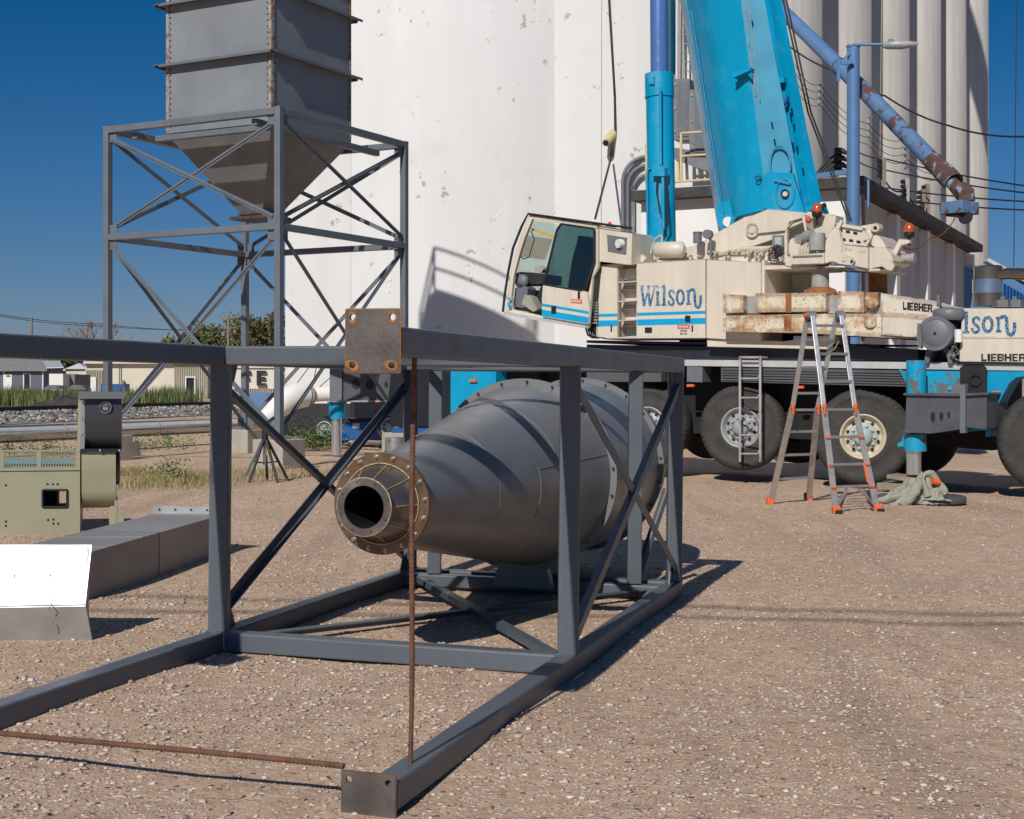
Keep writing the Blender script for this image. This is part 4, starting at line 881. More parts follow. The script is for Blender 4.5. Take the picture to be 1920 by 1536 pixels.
tree(150,200,11.5,4.2,6500,1,'half bare tree with reddish twigs left of the tower leg',m_leaf2,.35,True)
tree(188,190,13.2,4.2,5500,2,'half bare tree with pale branches right behind the tower leg',m_leaf2,.35,True)
tree(222,195,10.5,3.2,4500,3,'small half bare tree just right of the tower leg',m_leaf2,.35,True)
tree(128,210,8.5,3.5,2200,12,'low dark bushy tree above the white shed',m_leaf,.3)
tree(310,220,7.8,5,4500,4,'low green treetop above the beige building roof',m_leaf2,.3)
tree(360,200,9.0,4.6,5000,5,'rounded green tree left of the utility pole',m_leaf,.3)
tree(400,205,10.2,4.8,5500,6,'rounded green tree behind the left of the utility pole',m_leaf2,.3)
tree(452,190,11.6,4.2,4200,7,'tallest leafy tree, directly behind the utility pole',m_leaf,.3)
tree(492,185,11.4,4,4200,8,'loose leafy tree right of the utility pole',m_leaf2,.3)
tree(525,195,8.6,3.5,2600,9,'green tree touching the edge of the white silo',m_leaf,.3)
tree(108,175,5.8,3.5,2400,10,'dark evergreen tree behind the tin shed',m_leaf,.28)
tree(135,178,5.6,3.2,2000,11,'dark tree behind the gabled shed',m_leaf,.28)
random.seed(99)
def upole(x,y0,Z,l,arms=()):
    X=(x-960)/F*Z; t=thing('utility_pole',(X,Z,0),l,'utility pole','utility poles'); top=P(x,y0,Z)
    MB().cyl((X,Z,-.1),top,.17,.12,10).build('pole',m_polew,t)
    for dy,hw in arms:
        z=top.z-dy; MB().beam((X-hw,Z,z),(X+hw,Z,z),.12,.12).build('crossarm',m_polew,t)
        for k in(-.9,-.4,.4,.9): MB().cyl((X+hw*k,Z,z+.06),(X+hw*k,Z,z+.25),.05,n=6).build('insulator',m_ebox,t)
upole(59,595,150,'plain bare utility pole above the far left house')
upole(196,606,170,'thin utility pole with small crossarm behind the tower leg',((.2,.8),))
upole(428,591,150,'utility pole with wide crossarm and transformer in front of the green trees',((.2,1.0),(1.35,.75)))
MB().cyl(P(419,622,149.8),P(419,630,149.8),.22,n=12).build('transformer',m_ebox,bpy.data.objects['utility_pole.002'])
bpy.data.objects['transformer'].location-=bpy.data.objects['utility_pole.002'].location*0
for i,(ya,yb,yc) in enumerate(((588,608,640),(591,612,632))):
    wire([(-10,ya,152),(196,yb,170),(428,yb+12-(8 if i else 0),150)],.035,['upper','lower'][i]+' far power line drooping between the utility poles on the left',grp='far power lines',cat='power line',sag=.25)
# =============== LEFT MIDDLE: pipe, supports, white pipes, lift ===============
pa,pb=P(-40,817,26.6),P(508,794.5,37)
t=thing('galvanised_pipe',((pa+pb)/2).xy.to_3d(),'long shiny galvanised pipe lying level on concrete supports behind the blower','pipe')
MB().tube([pa+(pb-pa)*(k/20) for k in range(21)],.172,28).build('pipe_run',m_pipe,t)
for k in(.22,.52,.8): q=pa+(pb-pa)*k; MB().lathe(q,(pb-pa),[(0,.176),(.05,.176)],28).build('joint_band',m_galv,t)
for x,y,l in((229,858,'concrete block under the middle of the shiny pipe beside the blower'),):
    q=G(x,y); o=MB().box((q.x,q.y+.25,.18),(.3,.5,.42),-az).build('pipe_support',m_conc); tag(o,l,'concrete block')
t=thing('white_pipe',P(560,780,40),'white painted elbow pipe with bolted flange joining the silo base','pipe')
Zp=37.4
MB().tube([P(500,782,36.2),P(512,772,36.2),P(535,752,36.4),P(552,742,36.6),P(575,741,36.8)],[.26,.27,.33,.36,.30],20).build('elbow',m_wp,t)
MB().tube([P(575,741,36.8),P(640,737,37)],.19,20).build('straight',m_wp,t)
for x in(567,577): MB().cyl(P(x,741.3,36.75),P(x+4,741,36.8),.27,n=20).build('flange',m_rustpipe,t)
for a_,b_,wn in(((553,724),(592,672),'left'),((585,728),(595,680),'middle'),((600,725),(640,690),'right')): wire([a_+(37,),b_+(38.5,)],.012,wn+' guy wire from the white pipe up to the silo wall',grp='guy wires at the white pipe',cat='wire',n=1)
# boom lift
t=thing('boom_lift',P(680,838,33.5),'small grey and blue wheeled work lift parked behind the cyan outrigger jack','boom lift')
p=Pl((0,33.5,0),PI)
MB().pp(p,[(640,826),(738,826),(742,806),(735,791),(650,791),(640,800)],0,-1.5).build('chassis',m_blue,t,.03)
MB().pp(p,[(664,784),(752,784),(752,757),(742,752),(664,752)],.1,-1.6).build('turntable_body',m_grey,t,.03)
MB().pp(p,[(652,790),(748,790),(748,785),(652,785)],.05,-1.4).build('turntable',m_navy,t)
MB().pp(p,[(704,765),(722,765),(722,757),(704,757)],.11,.101).build('red_label',m_red,t)
MB().pp(p,[(661,803),(674,803),(674,794),(661,794)],.01,.001).build('white_label',m_trim,t)
MB().pp(p,[(720,768),(734,768),(734,762),(726,757)],.11,.101).build('warning_label',m_yellow,t)
MB().tube([p.at(705,757,.2),p.at(710,743,.2),p.at(750,738,.2)],.02,6).build('guard_rail',m_rustpipe,t)
def wheel_at(par,c,r,wd,axis,tm,rm,hm=None,lugs=0,rimf=.55,name='wheel'):
    axis=Vector(axis).normalized(); c=Vector(c); rr=r*rimf
    tp=[(-wd*.5,rr),(-wd*.5-.004,rr+.03),(-wd*.5-.010,rr+(r-rr)*.18),(-wd*.5-.004,rr+(r-rr)*.2),(-wd*.5-.018,rr+(r-rr)*.5),(-wd*.5-.012,rr+(r-rr)*.66),(-wd*.5-.018,rr+(r-rr)*.68),(-wd*.5+.0,r-.06),(-wd*.42,r-.012),(-wd*.2,r),(wd*.2,r),(wd*.42,r-.012),(wd*.5,r-.06),(wd*.5+.012,rr+(r-rr)*.5),(wd*.5,rr)]
    md=None
    if lugs: md=lambda h_,r_,k: r_-(.020 if (k%3==0 and r_>r*.90 and abs(h_)>wd*.3) else 0)
    o=MB().lathe(c,axis,tp,144 if lugs else 40,True,mod=md).build(name,tm,par)
    rim=MB().lathe(c,axis,[(-wd*.5+.0,rr+.012),(-wd*.5-.018,rr+.004),(-wd*.5-.018,rr-.012),(-wd*.5+.02,rr-.03),(-wd*.5+.06,rr-.055),(-wd*.5+.09,rr-.075),(-wd*.5+.075,rr*.70)],48).build('rim',rm,o)
    hm=hm or rm
    disc=MB().lathe(c,axis,[(-wd*.5+.075,rr*.70),(-wd*.5+.045,rr*.62),(-wd*.5+.04,rr*.42),(-wd*.5-.02,rr*.40),(-wd*.5-.055,rr*.34),(-wd*.5-.06,.001)],48)
    x=axis.cross(Vector((0,0,1))).normalized(); y=x.cross(axis)
    disc.build('hub',hm,o)
    for k in range(10):
        a_=2*PI*k/10; d=x*math.cos(a_)+y*math.sin(a_); b=c+axis*(-wd*.5+.043)+d*rr*.52; MB().cyl(b,b-axis*.04,.022,n=6).build('wheel_nut',rm,o)
    for k in range(10):
        a_=2*PI*(k+.5)/10; d=x*math.cos(a_)+y*math.sin(a_); b=c+axis*(-wd*.5+.0635)+d*rr*.70; MB().cyl(b-axis*.008,b-axis*.014,.026,n=10).build('hand_hole',m_dark,o)
    return o
for x,y,Z,r_ in((612,808,32.4,.30),(640,812,34.6,.30),(733,803,32.9,.34)):
    wheel_at(t,P(x,y-3,Z),r_,.26,(0.25,1,0),m_tyre,m_rimc,rimf=.6)
# tripod pipe stand
p0=G(497,903); Zs=p0.y; t=thing('tripod_stand',(p0.x,p0.y,gz(p0.x)),'black tripod pipe stand with a yellow grip standing behind the frame','tripod stand')
B0=Vector((p0.x,p0.y,gz(p0.x)))
MB().cyl(B0+Vector((0,0,.25)),B0+Vector((0,0,.86)),.028,n=12).build('column',m_grey,t)
MB().cyl(B0+Vector((0,0,.60)),B0+Vector((0,0,.80)),.05,n=12).build('collar',m_black,t)
MB().beam(B0+Vector((-.12,0,.94)),B0+Vector((.0,0,.86)),.06,.05).beam(B0+Vector((.14,0,.97)),B0+Vector((.0,0,.86)),.06,.05).build('v_head',m_black,t)
for k in range(5):
    a_=2*PI*k/5+.4; q=B0+Vector((math.cos(a_)*.36,math.sin(a_)*.36,-.0)); MB().tube([B0+Vector((math.cos(a_)*.04,math.sin(a_)*.04,.62)),q],[.024,.02],8).build('leg',m_black if k!=2 else m_grey,t)
for k in range(5):
    a_=2*PI*k/5+.4; MB().tube([B0+Vector((0,0,.28)),B0+Vector((math.cos(a_)*.19,math.sin(a_)*.19,.30))],.01,5).build('stay',m_black,t)
MB().tube([B0+Vector((.05,-.05,.40)),B0+Vector((.05,-.05,.55))],.018,8).build('grip',mat('yellow_grip',(.75,.4,.02),.5),t)
# =============== BLOWER ===============
t=thing('centrifugal_blower',(-4.1,13.9,gz(-4.1)),'olive green centrifugal blower with charcoal outlet standing on the gravel at left','blower')
p=Pl((-4.2,13.9,0),PI-.26)
def holed(mb,pl_,out,hole,n1,n2):   # rectangular panel with a rectangular hole: 4 strips butted
    x0,x1,y0,y1=out; a,b,c_,d=hole
    for r_ in((x0,a,y0,y1),(b,x1,y0,y1),(a,b,y0,c_),(a,b,d,y1)): mb.pp(pl_,[(r_[0],r_[3]),(r_[1],r_[3]),(r_[1],r_[2]),(r_[0],r_[2])],n1,n2)
    return mb
holed(MB(),p,(-70,150,884,1004),(80,126,919,951),0,-.012).build('front_panel',m_olive,t)
for q_ in([(-70,1012),(24,1014),(24,1004),(-70,1004)],[(130,1008),(156,1008),(152,1003),(130,1003)]): MB().pp(p,q_,0,-.05).build('foot_plate',m_olive,t)
MB().pp(p,[(-70,884),(150,882),(150,876),(-70,878)],.012,-.05).build('top_rail',m_olive,t)
MB().pp(p,[(-70,1004),(150,1004),(150,1001),(-70,1001)],-.85,-.862).pp(p,[(149,1004),(150,1004),(150,884),(149,884)],-.03,-.84).pp(p,[(-70,880),(149,880),(149,884),(-70,884)],-.05,-.86).build('cabinet',m_olive,t)
MB().pp(p,[(-70,1000),(106,1000),(106,886),(-70,886)],-.25,-.8).pp(p,[(106,1000),(148,1000),(148,948),(106,948)],-.5,-.8).build('cabinet_shade_fill',m_dark,t)  # black boxes stand in for the shade inside the cabinet
rim=MB()
for a_,b_ in(((80,919),(126,919)),((126,919),(126,951)),((126,951),(80,951)),((80,951),(80,919))): rim.tube([p.at(*a_,.004),p.at(*b_,.004)],.012,6)
rim.build('opening_rim',m_black,t)
hl=MB()
for x,y in((11,910),(89,908),(99,908),(108,908),(90,975),(100,974),(100,982),(109,982),(11,978),(11,986)): hl.cyl(p.at(x,y,.003),p.at(x,y,-.003),.011,n=10)
hl.build('bolt_hole',m_black,t)
# expanded mesh guard
ms=MB()
for seg in((7,70),(77,144)):
    x=seg[0]-24
    while x<seg[1]:
        for s_ in(1,-1):
            a_=(x,876) if s_>0 else (x,847); b_=(x+14,847) if s_>0 else (x+14,876)
            xa,xb=max(seg[0],a_[0]),min(seg[1],b_[0])
            if xb>xa:
                ya=a_[1]+(b_[1]-a_[1])*(xa-a_[0])/14; yb_=a_[1]+(b_[1]-a_[1])*(xb-a_[0])/14
                ms.tube([p.at(xa,ya,-.02),p.at(xb,yb_,-.02)],.0045,4,False)
        x+=5.0
ms.build('mesh_guard',m_olive,t)
for x in(3,73,146): MB().pp(p,[(x-4,877),(x+4,877),(x+4,845),(x-4,845)],-.012,-.03).build('guard_strap',m_olive,t)
MB().pp(p,[(-40,847),(150,847),(150,844),(-40,844)],-.01,-.05).build('guard_edge',m_olive,t)
MB().tube([p.at(-40,868,-.25),p.at(138,868,-.25)],.035,12).build('motor_shaft',m_cyan,t)
MB().pp(p,[(-70,876),(-5,876),(-5,850),(-70,850)],-.15,-.5).build('motor',m_cyan,t)
MB().pp(p,[(143,880),(150,880),(154,735),(147,734)],-.02,-.45).build('back_plate',m_olive,t)
BA=Vector((-p.n.y,p.n.x,0))
def BT(x,off,z):
    q=p.O+BA*x+p.n*off; return Vector((q.x,q.y,z))
# scroll housing (axis along x): curved wrapper between x=152..220
def sx_(px): return (p.at(px,900,0)-p.O).dot(BA)
prof=[(905,.0),(920,-.0),(935,-.03),(948,-.10),(955,-.20),(957,-.32),(952,-.5),(938,-.66),(915,-.76),(880,-.8),(850,-.76)]
def scroll(pf,xa,xb,m,nm,cap=True):
    mb=MB(); pts=[(off,p.at(185,y,0).z) for y,off in pf]
    n=len(pts)
    vs=[BT(xa,*q) for q in pts]+[BT(xb,*q) for q in pts]
    mb.add(vs,[(i,i+1,n+i+1,n+i) for i in range(n-1)],True)
    if cap: mb.add([BT(xa,*q) for q in pts],[tuple(range(n))]); mb.add([BT(xb,*q) for q in pts],[tuple(range(n))])
    return mb.build(nm,m,t)
scroll([(848,.03)]+[(870,.035),(890,.02)]+prof+[(848,-.76)],sx_(153),sx_(217),m_olive,'scroll_housing')
scroll([(748,.03),(780,.045),(805,.035),(825,.0),(838,-.06),(845,-.14),(845,-.5),(748,-.5)],sx_(159),sx_(228),m_fan,'outlet_transition')
MB().pp(p,[(147,748),(232,748),(239,735),(147,734)],.10,-.02).pp(p,[(150,738),(238,738),(238,735),(150,735)],-.02,-.5).pp(p,[(228,748),(232,748),(238,737),(233,737)],-.02,-.5).build('outlet_flange',m_grey,t)
MB().pp(p,[(150,848),(226,848),(226,842),(150,842)],.06,-.6).build('joint_flange',m_navy,t)
MB().pp(p,[(150,842),(158,842),(163,750),(152,750)],.02,-.2).build('side_channel',m_galv,t)
for x,y in((154,753),(154,785),(154,815),(188,845),(224,845),(168,739),(200,739)): MB().sphere(p.at(x,y,.07),.014,8).build('bolt',m_bolt,t)
c=p.at(198,764,.045); MB().cyl(c+Vector((0,.01,0)),c+Vector((0,-.006,0)),.062,n=28).build('round_badge',m_black,t)
bd=MB().lathe(c,(0,-1,0),[(.007,.058),(.007,.052)],28,False)
for px_,w_ in((-.02,.006),(.0,.007),(.02,.006)): bd.box(c+Vector((px_,-.0075,.012)),(w_,.002,.03))
bd.box(c+Vector((0,-.0075,-.012)),(.05,.002,.028)).box(c+Vector((0,-.0075,.03)),(.03,.002,.008)); bd.build('badge_emblem',m_bolt,t)
MB().lathe(BT(sx_(216),-.22,p.at(185,874,0).z),BA,[(0,.20),(.035,.20),(.045,.17),(.045,.1)],32).build('inlet_ring',m_fan,t)
MB().pp(p,[(205,1002),(214,1002),(216,940),(204,952)],-.12,-.16).pp(p,[(217,1001),(232,998),(232,968),(220,958)],-.02,-.05).pp(p,[(212,1004),(217,1003),(220,938),(215,938)],-.02,-.5).build('pedestal',m_olive,t)
# =============== SHEET METAL DUCT ===============
t=thing('sheet_metal_duct',(-2.9,10.5,gz(-3)),'long square sheet metal duct lying on the gravel behind the bright hood','duct')
b0,b1=Vector((-2.87,9.55,0)),Vector((-2.52,12.5,0)); d_=(b1-b0).normalized(); s_=Vector((-d_.y,d_.x,0)); Hd=.34
zg=.035
def q3(p_,z): return Vector((p_.x,p_.y,z+zg))
wl=.62
MB().prism([q3(b0,0),q3(b1,0),q3(b1+s_*wl,0),q3(b0+s_*wl,0)],(0,0,Hd-.004)).build('duct_body',m_duct,t,.004)
for f_ in(.0,.46): 
    q=b0.lerp(b1,f_); MB().prism([q3(q,-.0)-s_*.004,q3(q,Hd)-s_*.004,q3(q+d_*.012,Hd)-s_*.004,q3(q+d_*.012,0)-s_*.004],s_*.002).prism([q3(q,Hd-.003),q3(q+s_*wl,Hd-.003),q3(q+s_*wl+d_*.012,Hd-.003),q3(q+d_*.012,Hd-.003)],(0,0,.006)).build('seam',m_grey,t)
for k in range(2):
    f_=.12+.23*k; q=b0.lerp(b1,f_)
    MB().prism([q3(q,Hd-.0035),q3(q+s_*wl,Hd-.0035)+d_*(-.1),q3(q+s_*wl,Hd-.0035)-d_*.085,q3(q+d_*.015,Hd-.0035)],(0,0,.0042)).build('fold_line',m_duct,t)
MB().prism([q3(b1-s_*.04,0),q3(b1+s_*(wl+.04),0),q3(b1+s_*(wl+.04),Hd+.06),q3(b1-s_*.04,Hd+.06)],d_*.012).build('end_flange',m_galv,t)
fb_=MB()
for k in range(5): q=b1+s_*(.02+k*.145); fb_.cyl(q3(q,Hd+.03)-d_*.01,q3(q,Hd+.03),.01,n=8)
fb_.build('bolt_row',m_dkbolt,t)
t=thing('duct_hood',(-3.2,8.8,gz(-3.2)),'bright sheet metal hood piece lying in front of the square duct at left','sheet metal hood')
v=[P(172,1022,8.30),P(160,1133,8.15),P(175,1214,8.20),P(-160,1022,8.28),P(-200,1139,8.1),P(-200,1211,8.15)]
th=.012
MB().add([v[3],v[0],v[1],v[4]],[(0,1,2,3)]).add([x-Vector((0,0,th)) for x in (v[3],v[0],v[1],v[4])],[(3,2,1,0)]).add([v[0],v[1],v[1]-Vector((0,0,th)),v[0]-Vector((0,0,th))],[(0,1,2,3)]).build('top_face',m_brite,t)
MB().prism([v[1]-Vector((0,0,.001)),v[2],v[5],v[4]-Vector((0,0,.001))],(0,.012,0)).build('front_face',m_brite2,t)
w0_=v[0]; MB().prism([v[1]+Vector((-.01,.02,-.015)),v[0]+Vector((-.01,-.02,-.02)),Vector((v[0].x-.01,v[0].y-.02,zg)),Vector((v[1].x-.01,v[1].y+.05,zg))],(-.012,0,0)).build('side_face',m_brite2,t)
for x,y in((18,1079),(86,1076)): MB().tube([P(x-6,y+2,8.19),P(x+2,y-3,8.19),P(x+9,y-3,8.19),P(x+9,y+8,8.17)],.0028,5).build('wire_clip',m_dkbolt,t)
MB().tube([P(91,1118,8.12),P(89,1126,8.12),P(93,1134,8.08),P(92,1145,8.1)],.0035,5).tube([P(96,1163,8.12),P(99,1168,8.12),P(98,1178,8.12)],.0035,5).build('chain_link',m_galv,t)
# =============== MOBILE CRANE ===============
PSI=R(35)
K=Pl((5.26,21.3,0),PI+math.atan2(math.sin(PSI),math.cos(PSI)))   # side plane, normal towards camera-left
K.n=Vector((-math.sin(PSI),-math.cos(PSI),0)); K.a=Vector((-math.cos(PSI),math.sin(PSI),0))
cr=thing('mobile_crane',(4.0,23.5,0),'large cream and cyan mobile crane with raised boom in front of the silos','mobile crane')
def kp(name,pts,n1,n2,m,par=None,bev=0,lb=None):
    o=MB().pp(K,pts,n1,n2).build(name,m,par or cr,bev); 
    if lb: lab(o,lb)
    return o
def rect(x0,y0,x1,y1): return [(x0,y1),(x1,y1),(x1,y0),(x0,y0)]
# --- carrier
kp('chassis',[(1100,676),(1722,676),(1722,655),(1640,653),(1610,648),(1590,648),(1580,654),(1100,646)],-.35,-2.5,m_navy,bev=.01)
kp('deck_plate',[(1100,643),(1560,650),(1560,645),(1100,638)],-.25,-2.6,m_navy)
kp('deck_box',rect(1592,645,1622,655),-.5,-1.1,m_black)
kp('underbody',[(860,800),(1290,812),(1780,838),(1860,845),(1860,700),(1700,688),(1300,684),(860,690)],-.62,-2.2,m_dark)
kp('deck_edge',[(840,684),(1284,686),(1703,692),(1925,695),(1925,681),(1703,679),(1284,674.5),(840,672)],.01,-.5,m_alu,bev=.006)
kp('skirt',[(1352,716),(1703,725),(1703,694),(1352,688)],-.02,-.30,m_skirt,bev=.008)
rb=MB()
for k in range(5): y0=692+k*5; rb.pp(K,[(1354,y0+1.4),(1702,y0+8.4),(1702,y0+7.2),(1354,y0+.2)],0,-.03)
rb.build('skirt_rib',m_skirt,cr)
kp('skirt_box',[(1288,716),(1317,717),(1317,688),(1288,687)],0,-.3,m_grey,bev=.01)
kp('skirt_box',[(1100,716),(1240,716),(1240,690),(1100,690)],0,-.3,m_skirt,bev=.01)
for x,y in((1294,723),(1500,726),(886,714)): kp('marker_light',rect(x-6.5,y-2.4,x+6.5,y+2.4),.03,-.02,m_orange)
# front (left) part
kp('front_body',[(845,775),(930,775),(930,692),(845,692)],-.02,-.5,m_cyan,bev=.01)
kp('front_body',[(732,800),(846,800),(846,690),(732,690)],-.15,-2.4,m_navy)
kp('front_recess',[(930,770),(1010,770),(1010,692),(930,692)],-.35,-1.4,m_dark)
kp('cab_panel',[(735,812),(850,812),(850,803),(735,803)],-.05,-.3,m_blue)
# wheels
for i,(px,py,dm,ang,rm,hm) in enumerate(((1215,798,1.33,-30,m_rim,m_rim),(1389,802,1.37,-12,m_rim,m_rim),(1618,819,1.45,2,m_rimy,m_rimc),(1975,828,1.45,-8,m_rim,m_rim))):
    c=K.at(px,py,-.10 if i else -.15); v=Vector((c.x,c.y,0)).normalized(); a_=math.atan2(v.x,v.y)+R(-ang)*-1
    base=math.atan2(-K.n.x,-K.n.y)   # unsteered axle direction (pointing inward)
    want={0:R(28),1:R(23),2:R(15),3:R(12)}[i]
    ax=Vector((math.sin(want),math.cos(want),0))
    o=wheel_at(cr,c+ax*.18,dm/2,.38,ax,m_tyre,rm,hm,lugs=1,rimf=.46)
    if i==2: lab(o,'rusty cream rimmed wheel behind the stepladder')
    if i==1: lab(o,'grey hubbed wheel behind the hanging ladder')
    c2=c-K.n*2.3+Vector((0,0,0)); 
    MB().lathe(c2,K.n,[(-.17,.3),(-.19,dm*.4),(-.12,dm*.5-.02),(.12,dm*.5-.02),(.19,dm*.4),(.17,.3)],36).build('rear_side_wheel',m_tyre,cr)
# fenders over the wheels
# rear cyan body and outrigger
kp('rear_body',[(1725,740),(1802,742),(1802,694),(1712,692)],-.02,-.5,m_cyan2,bev=.008)
kp('rear_body',[(1852,694),(1925,696),(1925,704),(1905,708),(1893,718),(1866,768),(1858,790),(1858,818),(1848,820),(1848,790),(1850,740)],-.01,-.45,m_cyan,bev=.008)
kp('recess',[(1800,742),(1850,742),(1850,690),(1842,683),(1808,683),(1800,690)],.02,-.2,m_black)
MB().ring(K.at(1830,713,.02),K.n,.085,.07,.03,20).build('recess_ring',m_navy,cr)
kp('marker_light',rect(1860,734,1876,740),.02,-.02,m_orange)
kp('cyan_bracket',[(1700,722),(1706,727),(1702,700),(1683,690),(1690,700)],.0,-.08,m_cyan2)
og=kp('outrigger_beam',[(1697,806),(1745,808),(1800,800),(1850,805),(1850,738),(1800,742),(1760,741),(1700,740)],.55,-.5,m_beamgrey,bev=.015,lb='dark worn outrigger box with round holes')
kp('top_flange',[(1693,741),(1805,743),(1853,740),(1853,736),(1805,738),(1695,737)],.6,-.5,m_beamgrey,og)
kp('bottom_flange',[(1692,811),(1745,813),(1803,804),(1803,800),(1745,808),(1695,806)],.6,-.5,m_beamgrey,og)
for x,y,rx,ry in((1749,782,4.6,10),(1765,781,3.6,8.5),(1779,778,2.6,6.5)): MB().pp(K,[(x+rx*math.cos(2*PI*k/18),y+ry*math.sin(2*PI*k/18)) for k in range(18)],.556,.552).build('beam_hole',m_black,og)
kp('control_box',rect(1756,720,1800,740),.45,.1,m_grey,og,.01); MB().cyl(K.at(1781,728,.47),K.at(1781,728,.44),.03,n=14).build('round_sticker',m_stripe,og)
kp('side_hose_cover',[(1800,812),(1810,812),(1810,722),(1800,722)],.62,.5,m_grey,og)
kp('inner_box',[(1812,810),(1848,806),(1848,742),(1812,742)],.4,-.1,m_cyan3,og)
c0,c1=K.at(1718,676,.35),K.at(1718,742,.35); MB().cyl(c0,c1,.14,n=28).build('jack_barrel',m_cyan2,og)
c0,c1=K.at(1716,814,.35),K.at(1716,846,.35); MB().cyl(c0,c1,.16,n=28).build('jack_housing',m_cyan2,og)
kp('jack_bracket',[(1684,838),(1702,836),(1702,814),(1694,816),(1690,828),(1682,832)],.38,.30,m_cyan2,og)
c0,c1=K.at(1713,846,.35),K.at(1713,890,.35); rod_=MB().cyl(c0,c1,.105,n=28).build('jack_rod',m_chrome,og)
jf=c1.copy()
# cream engine housing right
eh=kp('engine_housing',[(1798,678),(2120,682),(2120,578),(1805,578)],.02,-1.6,m_cream,bev=.012)
kp('panel_fold',[(1800,634),(2120,636),(2120,633),(1801,631)],.028,.021,m_cream,eh)
kp('deck_lip',[(1795,683),(2120,687),(2120,683.5),(1795,679.5)],.04,-1.6,m_navy,eh)
# muffler
c=K.at(1852,574,-.45); M0,M1=c,K.at(1853,501,-.45)
mf=MB().cyl(M0,M1,.205,n=40).build('muffler',m_muff,cr)
d=(M1-M0); MB().lathe(M0,(0,0,1),[(d.z*.32,.215),(d.z*.68,.215)],40).build('polished_band',m_muffb,mf)
MB().lathe(M0,(0,0,1),[(d.z*1.0,.205),(d.z*1.03,.19),(d.z*1.03,.01)],40).build('muffler_cap',m_muff,mf)
MB().tube([K.at(1868,516,-.4),K.at(1890,513,-.4),K.at(1960,516,-.4)],[.075,.085,.085],20).build('exhaust_pipe',m_muff,mf)
mf2=MB()
for x,w_ in((1862,8),(1880,16),(1902,12)): mf2.pp(K,rect(x-w_,562,x+w_,576),-.3,-.7).pp(K,rect(x-4,556,x+4,562),-.4,-.6)
mf2.build('engine_top_fittings',m_grey,cr)
# air filter drum
ce=K.at(1753,625,.25); afx=Vector((.55,.83,0)).normalized()
af=MB().lathe(ce,afx,[(0,.001),(0,.22),(.03,.245),(.30,.245),(.33,.235),(.55,.235)],44).build('air_filter',m_grey,cr)
MB().ring(ce,afx,.25,.20,-.006,44).build('filter_ring',m_grey,af); MB().cyl(ce-afx*.012,ce,.022,n=10).build('centre_bolt',m_black,af)
kp('filter_stand',[(1733,681),(1741,681),(1746,662),(1754,657),(1766,657),(1774,662),(1778,681),(1786,681),(1782,655),(1770,650),(1742,650),(1736,658)],.1,-.2,m_grey,bev=.01)
cp_=K.at(1780,583,.0); MB().lathe(cp_,(0,0,1),[(-.14,.20),(-.10,.235),(.0,.235),(.03,.20),(.03,.01)],40).build('rain_cap',m_grey,cr)
kp('cap_bracket',[(1756,575),(1763,575),(1762,553),(1757,553)],.05,-.02,m_grey)
MB().cyl(K.at(1792,600,-.4),K.at(1765,680,-.4),.21,n=28).build('intake_hose',m_black,cr)
kp('upright_lever',[(1722,652),(1727,654),(1729,640),(1726,608),(1720,606),(1719,634)],.3,.22,m_grey)
MB().cyl(K.at(1797,642,.12),K.at(1797,618,.12),.055,n=16).build('fuel_filter',m_trim,cr)
cc=MB()
for k in range(9): cc.tube([K.at(1786+random.uniform(-6,12),642+random.uniform(0,36),.1+random.uniform(-.2,.1)) for _ in range(3)],.016,5)
cc.build('engine_plumbing',m_ebox,cr)
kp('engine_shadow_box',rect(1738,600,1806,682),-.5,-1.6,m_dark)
# --- superstructure housing
sh_=kp('side_housing',[(1120,630),(1140,635),(1323,634),(1323,486),(1194,493.6),(1194,632),(1158,632),(1158,496),(1120,498)],-.1,-.16,m_cream)
kp('housing_body',[(1121,630),(1140,634.5),(1323,633),(1323,487),(1121,499)],-.42,-.9,m_cream)
kp('housing_top',[(1120,499),(1323,487),(1323,485.5),(1120,497)],-.1,-.9,m_cream,bev=.0)
kp('housing_edge',[(1118,631),(1121,631),(1121,499),(1118,499)],-.1,-.9,m_cream)
kp('housing_bottom',[(1122,634),(1140,637),(1323,636),(1323,634.5),(1140,635.5),(1122,632)],-.13,-.9,m_grey)
for x in (1158,1194): kp('recess_side',[(x-.6,632),(x+.6,632),(x+.6,495),(x-.6,495)],-.165,-.42,m_cream)
for i,y in enumerate((529,565,601)):
    s_=kp('step',[(1159,y+1.6),(1193.6,y-.4),(1193.6,y-2.6),(1159,y-.6)],-.10,-.40,m_alu)
    kp('step_guard',[(1160,y+2),(1193.6,y),(1193.6,y+18 if i<2 else y+12),(1168,y+19 if i<2 else y+13)],-.30,-.32,m_cream,s_)
    hb=MB()
    for r_ in range(2 if i<2 else 1):
        for k in range(8): hb.cyl(K.at(1170.5+k*2.9,y+8.3+r_*3.6-k*.1,-.293),K.at(1170.5+k*2.9,y+8.3+r_*3.6-k*.1,-.2985),.010,n=6)
    hb.build('step_holes',m_win,s_)
kp('step_top_slope',[(1160,505),(1193.6,503),(1193.6,523),(1170,524)],-.30,-.33,m_cream)
for a_,b_ in(((1120.5,1157.3),None),((1194.7,1323),None)):
    x0,x1=a_
    f=lambda x:(x-1120)*.0
    y=lambda x,ya,yb: ya+(yb-ya)*(x-1120)/203
    kp('thin_stripe',[(x0,y(x0,594.6,588.3)),(x1,y(x1,594.6,588.3)),(x1,y(x1,588.8,582.8)),(x0,y(x0,588.8,582.8))],-.097,-.1,m_stripe,sh_)
    kp('thick_stripe',[(x0,y(x0,612.5,607.3)),(x1,y(x1,612.5,607.3)),(x1,y(x1,601.2,596)),(x0,y(x0,601.2,596))],-.097,-.1,m_stripe,sh_)
kp('latch_box',rect(1209,614,1222,624),-.088,-.1,m_navy,sh_)
